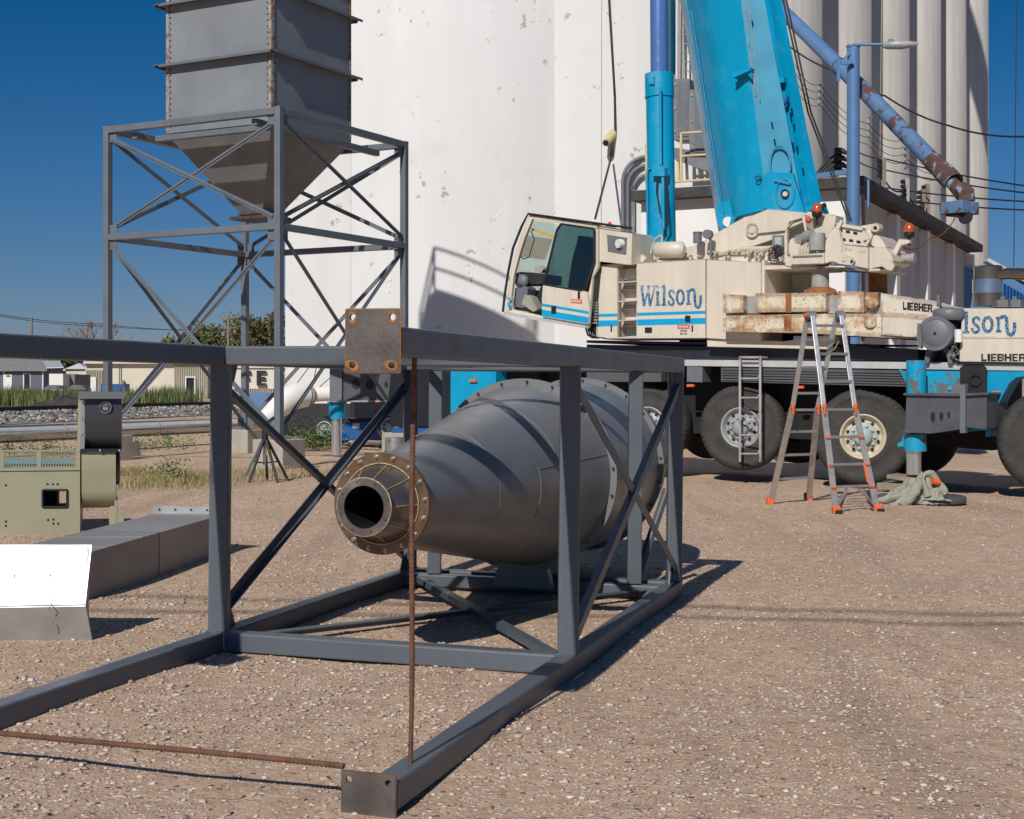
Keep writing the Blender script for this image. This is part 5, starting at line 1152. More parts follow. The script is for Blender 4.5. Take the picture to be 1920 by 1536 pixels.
kp('handle_recess',[(1285,604),(1294,604),(1294,592),(1285,591.5),(1284,596)],-.088,-.1,m_black,sh_)
for x in(1146,1298): kp('latch_slot',rect(x-1.3,610,x+1.3,622),-.092,-.1,m_black,sh_)
def danger(x0,y0,x1,y1,off,par,pl_=None,sl=0):
    pl_=pl_ or K
    o=MB().pp(pl_,[(x0,y1),(x1,y1+sl),(x1,y0+sl),(x0,y0)],off,off-.004).build('danger_sign',mat('danger_red',(.55,.11,.09),.5),par)
    e=MB(); n=6; w_=(x1-x0)*.8/n
    for k in range(n):
        xx_=x0+(x1-x0)*.1+k*w_; ys=y0+(y1-y0)*.30+sl*k/n; ye=y0+(y1-y0)*.72+sl*k/n
        e.pp(pl_,[(xx_,ye),(xx_+w_*.62,ye),(xx_+w_*.62,ys),(xx_,ys)],off+.003,off+.0005)
    e.build('danger_lettering',mat('pale_letter',(.75,.55,.5),.5),o); return o
danger(1270,609,1293,616.5,-.094,sh_)
wl2=MB()
def tinytext(mb,words,x0,y0,h_,lw,gap,off):
    st={'C':[(0,0,1,.2),(0,0,.3,1),(0,.8,1,1)],'R':[(0,0,.3,1),(.3,0,1,.2),(.7,.2,1,.5),(.3,.45,1,.6),(.7,.6,1,1)],'A':[(0,0,.3,1),(.7,0,1,1),(.3,0,.7,.2),(.3,.5,.7,.65)],'N':[(0,0,.3,1),(.7,0,1,1),(.3,.2,.7,.5)],'E':[(0,0,.3,1),(.3,0,1,.2),(.3,.42,.9,.6),(.3,.8,1,1)],'S':[(0,0,1,.2),(0,.2,.3,.5),(0,.42,1,.6),(.7,.6,1,.8),(0,.8,1,1)],'W':[(0,0,.25,1),(.4,.3,.6,1),(.75,0,1,1),(.25,.8,.75,1)],'I':[(.35,0,.65,1)],'G':[(0,0,1,.2),(0,.2,.3,1),(.3,.8,1,1),(.7,.5,1,.8)],'T':[(0,0,1,.2),(.35,.2,.65,1)],'K':[(0,0,.3,1),(.3,.4,.6,.6),(.6,.0,1,.4),(.6,.6,1,1)]}
    for k,ch in enumerate(words):
        for a,b,c_,d_ in st[ch]:
            X=x0+k*(lw+gap); mb.pp(K,[(X+a*lw,y0+d_*h_),(X+c_*lw,y0+d_*h_),(X+c_*lw,y0+b*h_),(X+a*lw,y0+b*h_)],off,off-.002)
tinytext(wl2,'CRANE',1275,618.5,3.6,2.3,.4,-.094); tinytext(wl2,'SWING',1275,624,3.6,2.3,.4,-.094); wl2.build('small_lettering',m_grey,sh_)
# crackled blue lettering
def mk_letter():
    m=mat('crackled_blue_letter',(.006,.09,.22),.45,0,.2,6); t=m.node_tree; N=t.nodes;Kk=t.links; b=N['Principled BSDF']
    v=N.new('ShaderNodeTexVoronoi'); v.feature='DISTANCE_TO_EDGE'; v.inputs['Scale'].default_value=21
    c=N.new('ShaderNodeTexCoord'); Kk.new(c.outputs['Object'],v.inputs['Vector'])
    r=N.new('ShaderNodeMapRange'); Kk.new(v.outputs['Distance'],r.inputs[0]); r.inputs[1].default_value=.025; r.inputs[2].default_value=.05
    x=N.new('ShaderNodeMix'); x.data_type='RGBA'; Kk.new(r.outputs[0],x.inputs[0]); x.inputs[6].default_value=(.30,.42,.52,1)
    old=b.inputs['Base Color'].links[0].from_socket; Kk.new(old,x.inputs[7]); Kk.new(x.outputs[2],b.inputs['Base Color']); return m
m_blueletter=mk_letter()
m_fadeletter=mat('faded_blue_letter',(.30,.36,.45),.5,0,.3,14,patch=(.5,(.07,.18,.34),16,.05))
def wilson(name,fx,off,par,letters='Wilson',fade=True):
    mb=MB(); fd=MB(); cnt=[0]
    def rbn(pts,w_,f=False):
        cnt[0]+=1; q=[fx(*p_) for p_ in pts]; sc_=abs(fx(100,0)[0]-fx(0,0)[0])/100
        (fd if f and fade else mb).ribbon(K,q,w_*sc_,off+.0012*cnt[0]/4)
    if 'W' in letters:
        rbn([(510,345),(524,480)],50,True); rbn([(524,480),(555,712)],48); rbn([(562,700),(608,480)],24); rbn([(625,345),(633,480)],46,True); rbn([(633,480),(662,708)],46); rbn([(668,690),(716,480)],24); rbn([(716,480),(745,350)],28,True)
        for a,b in((472,548),(592,668),(700,782)): rbn([(a,350),(b,348)],20,True)
    if 'i' in letters:
        rbn([(795,345),(815,350),(825,365),(815,382),(795,385),(782,368),(795,347)],12,True); rbn([(800,432),(800,690)],46); rbn([(756,688),(846,688)],26); rbn([(768,485),(800,455)],22)
    if 'l' in letters:
        rbn([(914,325),(914,470)],46,True); rbn([(913,470),(911,690)],46); rbn([(866,688),(954,688)],28); rbn([(872,372),(900,345)],28,True)
    if 's' in letters: rbn([(1092,478),(1080,440),(1050,426),(1018,440),(1005,478)],34,True); rbn([(1005,478),(1014,520),(1045,560),(1078,598),(1085,640),(1070,678),(1040,692),(1010,678),(996,640),(990,615)],38)
    if 'o' in letters:
        rbn([(1205+60*math.sin(t_),550-125*math.cos(t_)) for t_ in [i*PI/12 for i in range(25)]],42)
    if 'n' in letters:
        rbn([(1352,420),(1352,672)],42); rbn([(1312,670),(1396,670)],26); rbn([(1318,450),(1345,425)],26); rbn([(1372,440),(1400,415),(1432,410),(1456,430),(1464,480),(1464,580),(1470,650),(1488,712),(1520,735),(1550,718),(1566,660),(1572,590),(1572,515)],46)
    o=mb.build(name,m_blueletter,par)
    if fd.v: fd.build('faded_lettering',m_fadeletter,par)
    return o
wilson('lettering',lambda x,y:(1150+x/9.6,500+y/9.6),-.096,sh_)
wilson('lettering',lambda x,y:(1780+(225+.96*(x-915))/6.98,480+(730+.75*(y-330))/6.98),.026,eh,'lson',False)
mb=MB()
for k,ch in enumerate('LIEBHERR'):
    wd_=[10.5,5.2,11,12,13,11,12,12][k]; x0=1840+[0,11.5,18,30,43.5,58,70.5,84][k]
    block(mb,K,ch,x0,663.5,wd_*(1 if ch!='I' else 3.2),13.5,0,.030)
mb.build('block_lettering',m_letter,eh)
kp('mid_housing',[(1324.5,634),(1427,641),(1427,492),(1325,487)],-.1,-.9,m_cream,bev=.008)
kp('mid_housing_base',[(1326,650),(1555,655),(1555,628),(1470,640),(1326,636)],-.15,-1.0,m_cream)
kp('rear_post',[(1428,552),(1434,552),(1434,488),(1428,488)],-.09,-.2,m_cream)
# under-housing toothed ring
MB().lathe(K.at(1380,640,-1.3).xy.to_3d()+Vector((0,0,K.at(1380,648,-1.3).z)),(0,0,1),[(0,.95),(.22,.95)],90,False,mod=lambda h_,r_,k:r_-(.03 if k%2 else 0)).build('slew_ring',m_dark,cr)
# open bay
kp('bay_back',[(1435,560),(1545,560),(1545,495),(1435,495)],-1.15,-1.2,m_cream)
kp('bay_side',[(1434,560),(1436,560),(1436,505),(1434,505)],-.15,-1.15,m_cream)
kp('bay_lid',[(1432,506),(1530,503),(1530,498),(1432,497)],-.1,-1.15,m_cream)
# machinery body
m1=kp('winch_body',[(1430,496),(1655,504),(1650,508),(1630,509),(1560,500),(1478,497)],-.1,-1.15,m_cream)
kp('side_frame',[(1472,497),(1480,500),(1545,496),(1545,478),(1480,482),(1476,480),(1476,428),(1490,412),(1476,424),(1470,440)],-.08,-.14,m_cream)
kp('frame_back',[(1474,498),(1560,496),(1560,402),(1500,404),(1476,428)],-.75,-.85,m_cream)
kp('upper_arm',[(1225,487),(1340,487),(1474,440),(1474,430),(1540,402),(1520,400),(1440,392),(1420,402),(1396,407),(1330,445),(1300,462),(1225,474)],-.55,-.85,m_cream,bev=.02)
kp('arm_pedestal',[(1402,408),(1440,392),(1490,400),(1518,404),(1480,416),(1474,432),(1400,440)],-.50,-.54,m_cream,bev=.01)
kp('lower_arm',[(1324,486),(1430,493),(1473,492),(1473,460),(1400,462),(1330,478)],-.45,-.54,m_cream)
kp('counter_bracket',[(1482,496),(1546,494),(1546,474),(1484,478)],-.02,-.3,m_cream,bev=.008)
kp('counter_recess',[(1486,484),(1542,481.5),(1542,478),(1486,480)],-.012,-.021,m_grey)
kp('rib_plate',[(1560,490),(1546,494),(1548,452),(1556,436),(1566,424),(1574,432),(1580,460),(1580,496)],-.05,-.12,m_cream,bev=.005)
kp('rib_plate',[(1503,404),(1510,438),(1514,438),(1508,402)],-.3,-.6,m_cream)
kp('rib_plate',[(1544,402),(1556,422),(1562,430),(1566,420),(1568,404)],-.2,-.5,m_cream,bev=.005)
kp('rear_box',[(1580,493),(1628,504),(1628,464),(1578,459)],-.05,-.9,m_cream,bev=.012)
kp('rear_box_corner',[(1628.5,504),(1652,500),(1676,490),(1672,478),(1662,464),(1628.5,464)],-.12,-.9,m_cream,bev=.012)
kp('rear_box_corner',[(1640,464),(1662,464),(1655,450),(1648,442),(1640,440),(1630,455)],-.25,-.9,m_cream,bev=.012)
kp('sloping_plate',[(1567,420),(1620,432),(1632,448),(1618,452),(1630,462),(1578,458),(1578,445),(1570,440)],-.18,-.3,m_cream,bev=.006)
vt=MB()
for x,y in((1576,432),(1590,434.5),(1604,437),(1582,449),(1596,451),(1610,453.5)): vt.pp(K,[(x-4,y+2),(x+4,y+3),(x+3,y-2),(x-4,y-2.6)],-.172,-.181)
vt.build('vent_slot',m_win,cr)
vt=MB()
for x,y in((1587,466),(1594,467),(1613,470),(1620,471)): vt.cyl(K.at(x,y,-.04),K.at(x,y,-.06),.022,n=8)
vt.build('hook_bolt',m_cream,cr)
kp('plate_lip',[(1568,424),(1616,432),(1618,427),(1610,424),(1568,417)],-.14,-.4,m_cream)
kp('upper_lug',[(1613,424),(1645,418),(1648,428),(1640,434),(1632,448),(1620,440)],-.3,-.5,m_cream,bev=.006)
MB().cyl(K.at(1641,427,-.2),K.at(1641,427,-.55),.065,n=20).build('lug_ring',m_cream,cr); MB().cyl(K.at(1641,427,-.19),K.at(1641,427,-.21),.028,n=14).build('lug_hole',m_black,cr)
MB().beam(K.at(1622,463,-.1),K.at(1638,436,-.3),.05,.02).build('stay_plate',m_cream,cr)
kp('link_plate',[(1574,470),(1582,478),(1596,482),(1602,490),(1598,497),(1588,497),(1570,494),(1572,480)],.02,-.04,m_cream,bev=.006)
for x,y in((1583,486),(1597,490)): MB().cyl(K.at(x,y,.035),K.at(x,y,-.0),.035 if x<1590 else .022,n=16).build('link_pin',m_cream if x<1590 else m_black,cr)
kp('rear_lug',[(1648,494),(1662,506),(1672,508),(1678,498),(1670,488),(1656,484)],-.0,-.06,m_cream,bev=.006)
kp('curved_rib',[(1560,440),(1576,412),(1580,416),(1568,440),(1572,448),(1566,450)],-.1,-.16,m_cream)
MB().cyl(K.at(1532,470,-.12),K.at(1532,438,-.12),.125,n=26).build('hydraulic_tank',m_ebox if False else m_rustpipe,cr)
MB().cyl(K.at(1496,449,-.12),K.at(1516,446,-.35),.075,n=20).cyl(K.at(1515,446,-.3),K.at(1519,445,-.38),.12,n=20).build('slew_motor',m_rim,cr)
hz=MB()
for k in range(4): hz.tube([K.at(1500+k*5,477,-.2),K.at(1499+k*6,462,-.15),K.at(1508+k*4,456,-.25)],.018,6)
hz.build('hydraulic_hose',m_cream,cr)
# beacons
for x,y,o_ in((1532,402,-.15),(1705,440,-.4)):
    b_=MB().lathe(K.at(x,y,o_),(0,0,1),[(.035,.078),(.10,.074),(.155,.055),(.175,.02),(.177,.001)],24).build('beacon_lamp',m_amber,cr)
    MB().lathe(K.at(x,y,o_),(0,0,1),[(-.05,.03),(-.04,.07),(.0,.08),(.034,.078)],24).cyl(K.at(x,y,o_)-Vector((0,0,.16)),K.at(x,y,o_)-Vector((0,0,.04)),.02,n=8).build('beacon_base',m_black,b_)
MB().pp(K,[(1668,480),(1676,486),(1690,460),(1706,456),(1707,450),(1686,448)],-.35,-.45).build('beacon_arm',m_cream,cr)
MB().sphere(K.at(1516,413,-.2),.05,10).build('red_tail_lamp',m_red,cr)
MB().cyl(K.at(1676,486,-.5),K.at(1716,484,-.5),.075,n=20).cyl(K.at(1674,486,-.5),K.at(1680,486,-.5),.2,n=24).build('winch_shaft',m_rustpipe,cr)
# left top: air tank, filters, lamp, wires
MB().tube([K.at(1228,469,-.3),K.at(1232,469,-.3),K.at(1278,468,-.3),K.at(1284,468,-.3)],[.05,.135,.135,.06],24).build('air_tank',m_cream,cr)
MB().tube([K.at(1220,476,-.25),K.at(1228,448,-.25),K.at(1240,441,-.25),K.at(1242,446,-.25),K.at(1234,486,-.25)],.018,6).build('grab_handle',m_cream,cr)
MB().cyl(K.at(1308,456,-.3),K.at(1308,437,-.3),.072,n=20).cyl(K.at(1308,437,-.3),K.at(1308,435,-.3),.078,n=20).build('filter_can',m_grey,cr)
MB().cyl(K.at(1325,439,-.22),K.at(1330,440,-.36),.075,n=22).cyl(K.at(1332,448,-.3),K.at(1333,478,-.3),.02,n=6).build('horn',m_grey,cr)
rl_=K.at(1410,432,-.50); MB().ring(rl_,-K.n,.115,.07,.04,24).cyl(rl_+K.n*.01,rl_-K.n*.05,.05,n=16).build('pivot_ring',m_cream,cr)
kp('work_lamp',rect(1448,441,1469,463),-.30,-.42,m_ebox,bev=.01); kp('lamp_glass',rect(1453,445,1465,460),-.29,-.3,m_rimc)
hz=MB()
for k in range(12):
    cx,cy=1452+random.uniform(-6,12),474+random.uniform(-8,10); hz.tube([K.at(cx+6*math.cos(t_),cy+8*math.sin(t_),-.30+.02*k) for t_ in [q*PI/5+k for q in range(9)]],.009,5)
hz.build('cable_coil',m_wire,cr)
hz=MB()
for k in range(5):
    hz.tube([K.at(1332+i*12,482-6*math.sin(i*.8+k)*.3-k*1.5-i*1.3,-.42) for i in range(11)],.012,5)
hz.build('pipe_bundle',m_cream,cr)
sm2=MB()
for k in range(26):
    x=random.uniform(1290,1460); y=486-random.uniform(2,16); sm2.pp(K,rect(x-2,y-2,x+2,y+2),-.3-random.random()*.1,-.5)
sm2.build('small_fittings',m_cream,cr)
kp('mesh_step',[(1148,484),(1205,492),(1212,484),(1206,478),(1150,473)],-.3,-.36,m_cream,bev=.01)
MB().tube([K.at(1158,474,-.3),K.at(1164,455,-.3),K.at(1170,443,-.3),K.at(1176,447,-.3),K.at(1177,476,-.3)],.016,6).build('step_handle',m_cream,cr)
# hook block cyan below boom right
MB().pp(K,[(1508,388),(1540,384),(1546,398),(1538,400),(1532,392),(1512,396)],-.9,-1.1).build('boom_foot_bracket',m_cyan,cr,.005); MB().cyl(K.at(1524,396,-.85),K.at(1548,384,-.85),.04,n=8).build('bracket_pin',m_black,cr)
# --- counterweight
cw=kp('counterweight',[(1356,622),(1500,624),(1640,632),(1712,634),(1765,628),(1765,596),(1700,589),(1620,588),(1500,589),(1356,592)],.10,-2.3,m_cw,bev=.02,lb='lower rust speckled cream counterweight slab')
for pts,m,o1 in(([(1356,587),(1394,586),(1394,553),(1356,552)],m_cw,.10),([(1416,586),(1548,584),(1548,549),(1416,550)],m_cw,.10),([(1571,585),(1620,586),(1620,547),(1571,546)],m_cw,.10),([(1652,588),(1762,595),(1762,573),(1700,562),(1652,549)],m_cwc,.05)):
    kp('counterweight_block',pts,o1,-2.3,m,bev=.022)
kp('lower_tail_block',[(1652,628),(1712,632),(1768,628),(1768,600),(1700,594),(1652,591)],.13,-.2,m_cwc,bev=.02)
kp('counterweight_core',[(1390,587),(1655,588),(1655,553),(1390,556)],-.05,-2.2,m_rim)
for x0,x1,y0,y1,o_ in((1623,1646,548,578,.06),(1620,1642,591,615,.145)):
    q=[(x0,y0),(x0,y1-7),(x0+4,y1-2),((x0+x1)/2,y1),(x1-4,y1-2),(x1,y1-7),(x1,y0)]
    kp('rounded_lug',q[::-1],o_,-.05,m_cw,bev=.02)
kp('rust_band',[(1473,586),(1484,586),(1484,549.5),(1473,550)],.1035,.101,m_cwr,cw); kp('rust_band',[(1470,621),(1484,621),(1484,592),(1470,592)],.1035,.101,m_cwr,cw)
mb=MB()
for k,ch in enumerate('LIEBHERR'):
    x0=1693+[0,8,12,20.5,29.5,38.5,46.5,55.5][k]; wd_=[7.2,11,7.5,8,8.2,7.5,8,8][k]; yy_=566+[0,8,12,20.5,29.5,38.5,46.5,55.5][k]*.09
    if k<7: block(mb,K,ch,x0,yy_,wd_,14,.09,.062)
mb.build('raised_lettering',m_letter,cw)
MB().cyl(K.at(1538,551,-.35),K.at(1538,492,-.35),.135,n=28).build('counterweight_rod',m_rustpipe,cr); MB().lathe(K.at(1538,551,-.35),(0,0,1),[(-.02,.27),(.06,.24),(.10,.15)],28).build('rod_collar',m_cwr,cr)
MB().cyl(K.at(1646,551,-1.0),K.at(1646,500,-1.0),.14,n=28).build('counterweight_rod',m_cwr,cr)
kp('far_deck_strip',[(1556,652),(1722,650),(1722,647),(1556,645)],-2.5,-2.6,m_navy)
# --- cab
cabm=m_cream
o1,o2=.05,-1.05
outl=[(948,586),(951,560),(956,520),(965,480),(978,440),(992,405),(1118,424),(1186,434),(1184,500),(1118,500),(1104,612)]
def strip(name,q,n1,n2,m,par=None,bev=.006): return kp(name,q,n1,n2,m,par,bev)
for na,nb in((o1,o1-.06),(o2+.06,o2)):
    strip('cab_pillar',[(948,586),(951,560),(956,520),(965,480),(978,440),(992,405),(998,411),(984,446),(972,484),(963,520),(959,556),(961,581)],na,nb,cabm)
    strip('cab_roof_rail',[(998,411),(992,405),(1120,424),(1120,430)],na,nb,cabm)
    strip('cab_sill',[(948,586),(961,580),(1015,592),(1104,606),(1104,614)],na,nb,cabm)
    strip('cab_rear_pillar',[(1104,610),(1096,608),(1101,560),(1114,500),(1116,428),(1122,428),(1122,500),(1112,520)],na,nb,cabm)
kp('cab_roof',[(992,405),(1120,424),(1120,421.5),(993,402.5)],o1,o2,cabm)
kp('cab_floor',[(955,588),(1104,612),(1104,607),(957,583)],o1-.07,o2+.07,m_grey)
kp('cab_sill_rail',[(944,590),(1098,616),(1098,611),(945,584)],o1+.10,o1-.02,m_alu,bev=.006)
kp('cab_rear_wall',[(1108,606),(1114,606),(1124,500),(1122,430),(1117,430),(1116,500)],o1-.08,o2+.08,m_seat)
rb_=kp('cab_rear_box',[(1120,490),(1184,497),(1186,436),(1120,427)],o1-.05,o2+.2,cabm,bev=.012)
kp('cab_recess',[(1140,472),(1174,478),(1176,446),(1138,440)],o1-.045,o1-.052,m_grey,rb_)
MB().cyl(K.at(1158,457,.06),K.at(1170,457,-.06),.075,n=16).build('rear_lamp',m_trim,rb_)
kp('rear_mount',[(1104,620),(1120,630),(1121,560),(1108,560),(1102,610)],-.15,-.9,m_navy)
hz=MB()
for k in range(5): hz.tube([K.at(1098+k*4,614,-.1),K.at(1102+k*4,628+k,-.1),K.at(1112+k*3,634,-.15)],.016,5)
hz.build('cab_hose',m_black,cr)
tm=MB()
for k in range(8): y=566+k*5.4; tm.pp(K,rect(1107,y,1119,y+3),-.03,-.1)
tm.build('hinge_stack',m_rustpipe,cr)
# windscreen (curved front glass)
fc=[(948,583),(951,560),(956,520),(965,480),(978,440),(992,407)]
mb=MB()
for (xa,ya),(xb,yb2) in zip(fc[:-1],fc[1:]):
    a_,b_=K.at(xa,ya,o1-.06),K.at(xb,yb2,o1-.06); mb.add([a_,b_,b_-K.n*.98,a_-K.n*.98],[(0,1,2,3)])
mb.build('windscreen',m_glass,cr)
kp('far_window',[(966,560),(1098,585),(1113,500),(1115,431),(999,414),(975,480)],o2+.03,o2+.022,m_glass)
kp('far_lower_panel',[(962,580),(1100,604),(1104,560),(1040,548),(966,540)],o2+.05,o2+.035,m_seat)
dg=kp('door_glass',[(1019,534),(1090,546),(1098,542),(1101,536),(1114,490),(1114,429),(1052,420),(1044,432),(1030,490)],o1+.05,o1+.042,m_tint)
dr_=kp('door_panel',[(1016,594),(1104,608),(1106,580),(1101,548),(1096,546),(1018,534),(1016,560)],o1+.06,o1+.0,cabm,bev=.008,lb='cream lower cab door with two cyan stripes')
for q,wq in(((1052,420),(1044,432)),((1044,432),(1030,490)),((1030,490),(1019,534)),((1019,534),(1090,546)),((1090,546),(1098,542)),((1098,542),(1114,490)),((1114,490),(1114,429)),((1114,429),(1052,420))):
    MB().tube([K.at(*q,o1+.047),K.at(*wq,o1+.047)],.020,6).build('door_seal',m_black,dg)
kp('thin_stripe',[(1016,574),(1104,589),(1104,584),(1016,569)],o1+.063,o1+.061,m_stripe,dr_); kp('thick_stripe',[(1016,593),(1103,606.5),(1104,595),(1016,580.5)],o1+.063,o1+.061,m_stripe,dr_)
kp('door_latch',rect(1033.5,574,1042,588),o1+.075,o1+.06,m_black,dr_); kp('door_handle',rect(1083,547,1087,560),o1+.075,o1+.06,m_black,dr_)
danger(1071,560.5,1091,568,o1+.066,dr_,None,1.5)
kp('front_stripe',[(953,563),(957,563.6),(957,558),(953,557)],o1+.063,o1+.055,m_stripe); kp('front_stripe',[(952,576),(957,577),(957,568),(952,567)],o1+.063,o1+.055,m_stripe)
# interior
kp('seat_base',[(1000,570),(1070,585),(1076,545),(1015,535)],-.3,-.8,m_seat,bev=.03); kp('seat_back',[(1062,560),(1082,560),(1092,505),(1098,450),(1084,446),(1072,490)],-.3,-.8,m_seat,bev=.03)
kp('head_rest',[(1082,458),(1104,460),(1104,444),(1084,442)],-.35,-.75,m_seat,bev=.03)
kp('console',[(966,534),(1020,532),(1022,515),(1000,511),(975,510),(968,512)],-.25,-.8,m_seat,bev=.03)
kp('console_side',[(964,575),(985,578),(990,540),(972,530),(966,545)],-.1,-.35,m_grey,bev=.02); MB().lathe(K.at(976,527,-.1),K.n,[(0,.001),(0,.12),(-.08,.12)],18).build('dial_housing',m_grey,cr)
kp('document_bag',[(978,570),(1000,585),(1008,580),(995,556),(984,552)],-.0,-.2,m_tarp,bev=.02)
kp('steering_cap',[(1002,508),(1014,512),(1020,504),(1012,499),(1004,501)],-.3,-.5,m_rustpipe,bev=.02)
MB().prism([K.at(996,428,-.1),K.at(1041,443,-.1),K.at(1041,447,-.1),K.at(997,433,-.1)],-K.n*.03).build('sun_blind_strap',m_yellow if False else mat('strap_yellow',(.55,.33,.02),.5),cr)
MB().tube([K.at(996,434,-.2),K.at(1002,448,-.2),K.at(992,482,-.2),K.at(982,486,-.2),K.at(975,480,-.2)],.010,5).build('hanging_cable',m_black,cr)
# roof guard bars
for o_ in(o1+.02,-.45): MB().tube([K.at(943,585,o_),K.at(946,555,o_),K.at(953,510,o_),K.at(962,465,o_),K.at(978,425,o_),K.at(990,401,o_),K.at(1185,428,o_)],.022,6).build('guard_bar',m_black,cr)
gb=MB()
for k in range(7): x=1000+k*28; gb.tube([K.at(x,402.5+(x-990)*.138,o1+.02),K.at(x+14,404+(x-990)*.14,-.9)],.018,5)
gb.build('guard_crossbar',m_black,cr); MB().cyl(K.at(1143,424,-.1),K.at(1143,416,-.1),.06,.02,12).build('red_roof_lamp',m_red,cr)
# --- boom
def lx(p,q,y): return p[0]+(q[0]-p[0])*(y-p[1])/(q[1]-p[1])
feat=[((1281,0),(1348,401),-1.55),((1287,0),(1354,401),-1.30),((1320,0),(1384,401),-.82),((1389,0),(1440,401),-.60),((1431,0),(1508,401),-.72),((1434,0),(1511,401),-.95),((1449,0),(1521,401),-.90),((1465,0),(1545,401),-1.15)]
yt=-760; yb_=(430,428,405,393,398,396,392,378)
def bp_(f,y): return K.at(lx(f[0],f[1],y),y,f[2])
def bstrip(i,j,name,m,ys=None):
    mb=MB(); a,b=feat[i],feat[j]
    mb.add([bp_(a,yb_[i]),bp_(b,yb_[j]),bp_(b,yt),bp_(a,yt)],[(0,1,2,3)]); return mb.build(name,m,cr)
mb=MB()
ring_b=[bp_(f,y) for f,y in zip(feat,yb_)]; ring_t=[bp_(f,yt) for f in feat]
# rounded belly: insert intermediate points between features 2..3 and 3..4
def dens(rg):
    out=[rg[0],rg[1]]
    for k,(a,b,c_) in enumerate(((rg[1],rg[2],rg[3]),)):
        for t_ in (.33,.66,1.0): out.append(a.lerp(b,t_))
    for t_ in(.25,.5,.75): out.append(rg[2]*(1-t_)**2+ (rg[2].lerp(rg[3],.6)+K.n*.05)*2*t_*(1-t_)+rg[3]*t_*t_)
    out+= [rg[3]]; return out
rb0,rt0=dens(ring_b),dens(ring_t); n=len(rb0)
mb.add(rb0+rt0,[(i,i+1,n+i+1,n+i) for i in range(n-1)],[False]+[True]*(n-2)).build('boom_belly',m_cyan,cr)
bstrip(3,4,'boom_side',m_cyan3)
bstrip(4,5,'boom_step',m_cyan); bstrip(5,6,'boom_flange',m_cyan); bstrip(6,7,'boom_flange',m_cyan)
back=[p-K.n*.9+K.a*.50 for p in (ring_b[0],ring_b[-1],ring_t[-1],ring_t[0])]
MB().add([ring_b[0],back[0],back[3],ring_t[0]],[(0,1,2,3)]).add([ring_b[-1],back[1],back[2],ring_t[-1]],[(0,1,2,3)]).add(back,[(0,1,2,3)]).add([ring_b[0]]+ring_b[1:]+[back[1],back[0]],[tuple(range(10))]).add(ring_t+[back[2],back[3]],[tuple(range(10))]).build('boom_back',m_cyan,cr)
# boom details
kp('boom_lug',[(1343,412),(1350,426),(1358,431),(1372,424),(1394,410),(1390,370),(1345,380)],-1.0,-1.06,m_cyan,bev=.006)
MB().cyl(K.at(1365,416,-.985),K.at(1365,416,-1.0),.085,n=20).build('boom_lug_hole',m_bwall,cr)
kp('foot_plate',[(1432,330),(1442,322),(1486,325),(1492,345),(1510,402),(1470,402),(1432,390)],-.585,-.66,m_cyan,bev=.008)
def ringk(x,y,r0,off,w_=.012,m=m_cyan,nm='boom_ring',sy=1): 
    pts=[K.at(x+r0*math.cos(t_),y+r0*sy*math.sin(t_),off) for t_ in [k*PI/16 for k in range(33)]]
    return MB().tube(pts,w_,5).build(nm,m,cr)
ringk(1463,310,19,-.60,.018,m_cyan3,'inspection_ring',1.9); ringk(1472,363,17,-.575,.018,m_cyan3,'pivot_ring',1.6); ringk(1472,364,7,-.575,.012,m_navy,'pivot_ring',1.2)
MB().cyl(K.at(1472,364,-.55),K.at(1472,364,-.6),.04,n=12).build('pivot_pin',m_cream,cr)
ringk(1422,335,5,-.56,.010,m_navy,'eye_bolt')
MB().beam(K.at(1452,337,-.56),K.at(1482,344,-.56),.03,.05).build('cover_strap',m_cyan3,cr)
kp('boom_bracket',[(1374,146),(1406,132),(1407,126),(1374,138)],-.45,-.62,m_cyan,bev=.004); kp('boom_bracket',[(1374,139),(1407,126),(1410,148),(1400,137)],-.50,-.53,m_cyan)
kp('boom_bracket',[(1458,156),(1470,154),(1470,145),(1458,147)],-.8,-.9,m_cyan); kp('boom_bracket',[(1464,194),(1476,180),(1476,190),(1466,200)],-.78,-.86,m_blue)
MB().tube([bp_(feat[1],380)+K.n*.02,bp_(feat[1],-200)+K.n*.02],.012,5).tube([K.at(1357,400,-.98),K.at(1296,20,-.98)],.010,5).build('boom_seam',m_cyan3,cr)
for (xa,ya,xb,yb2) in((1389,-40,1417,180),(1399,-40,1425,190)): MB().tube([K.at(xa,ya,-.585),K.at(xb,yb2,-.585)],.008,5).build('oil_streak',m_rustpipe,cr)
bl_s=MB()
for x,y in((1447,230),(1452,262),(1410,40),(1484,203),(1482,212),(1488,232),(1486,268),(1494,274),(1505,315)): bl_s.cyl(K.at(x,y,-.55 if x<1460 else -.78),K.at(x,y,-.72 if x<1460 else -.95),.015,n=8)
bl_s.build('boom_bolt',m_navy,cr)
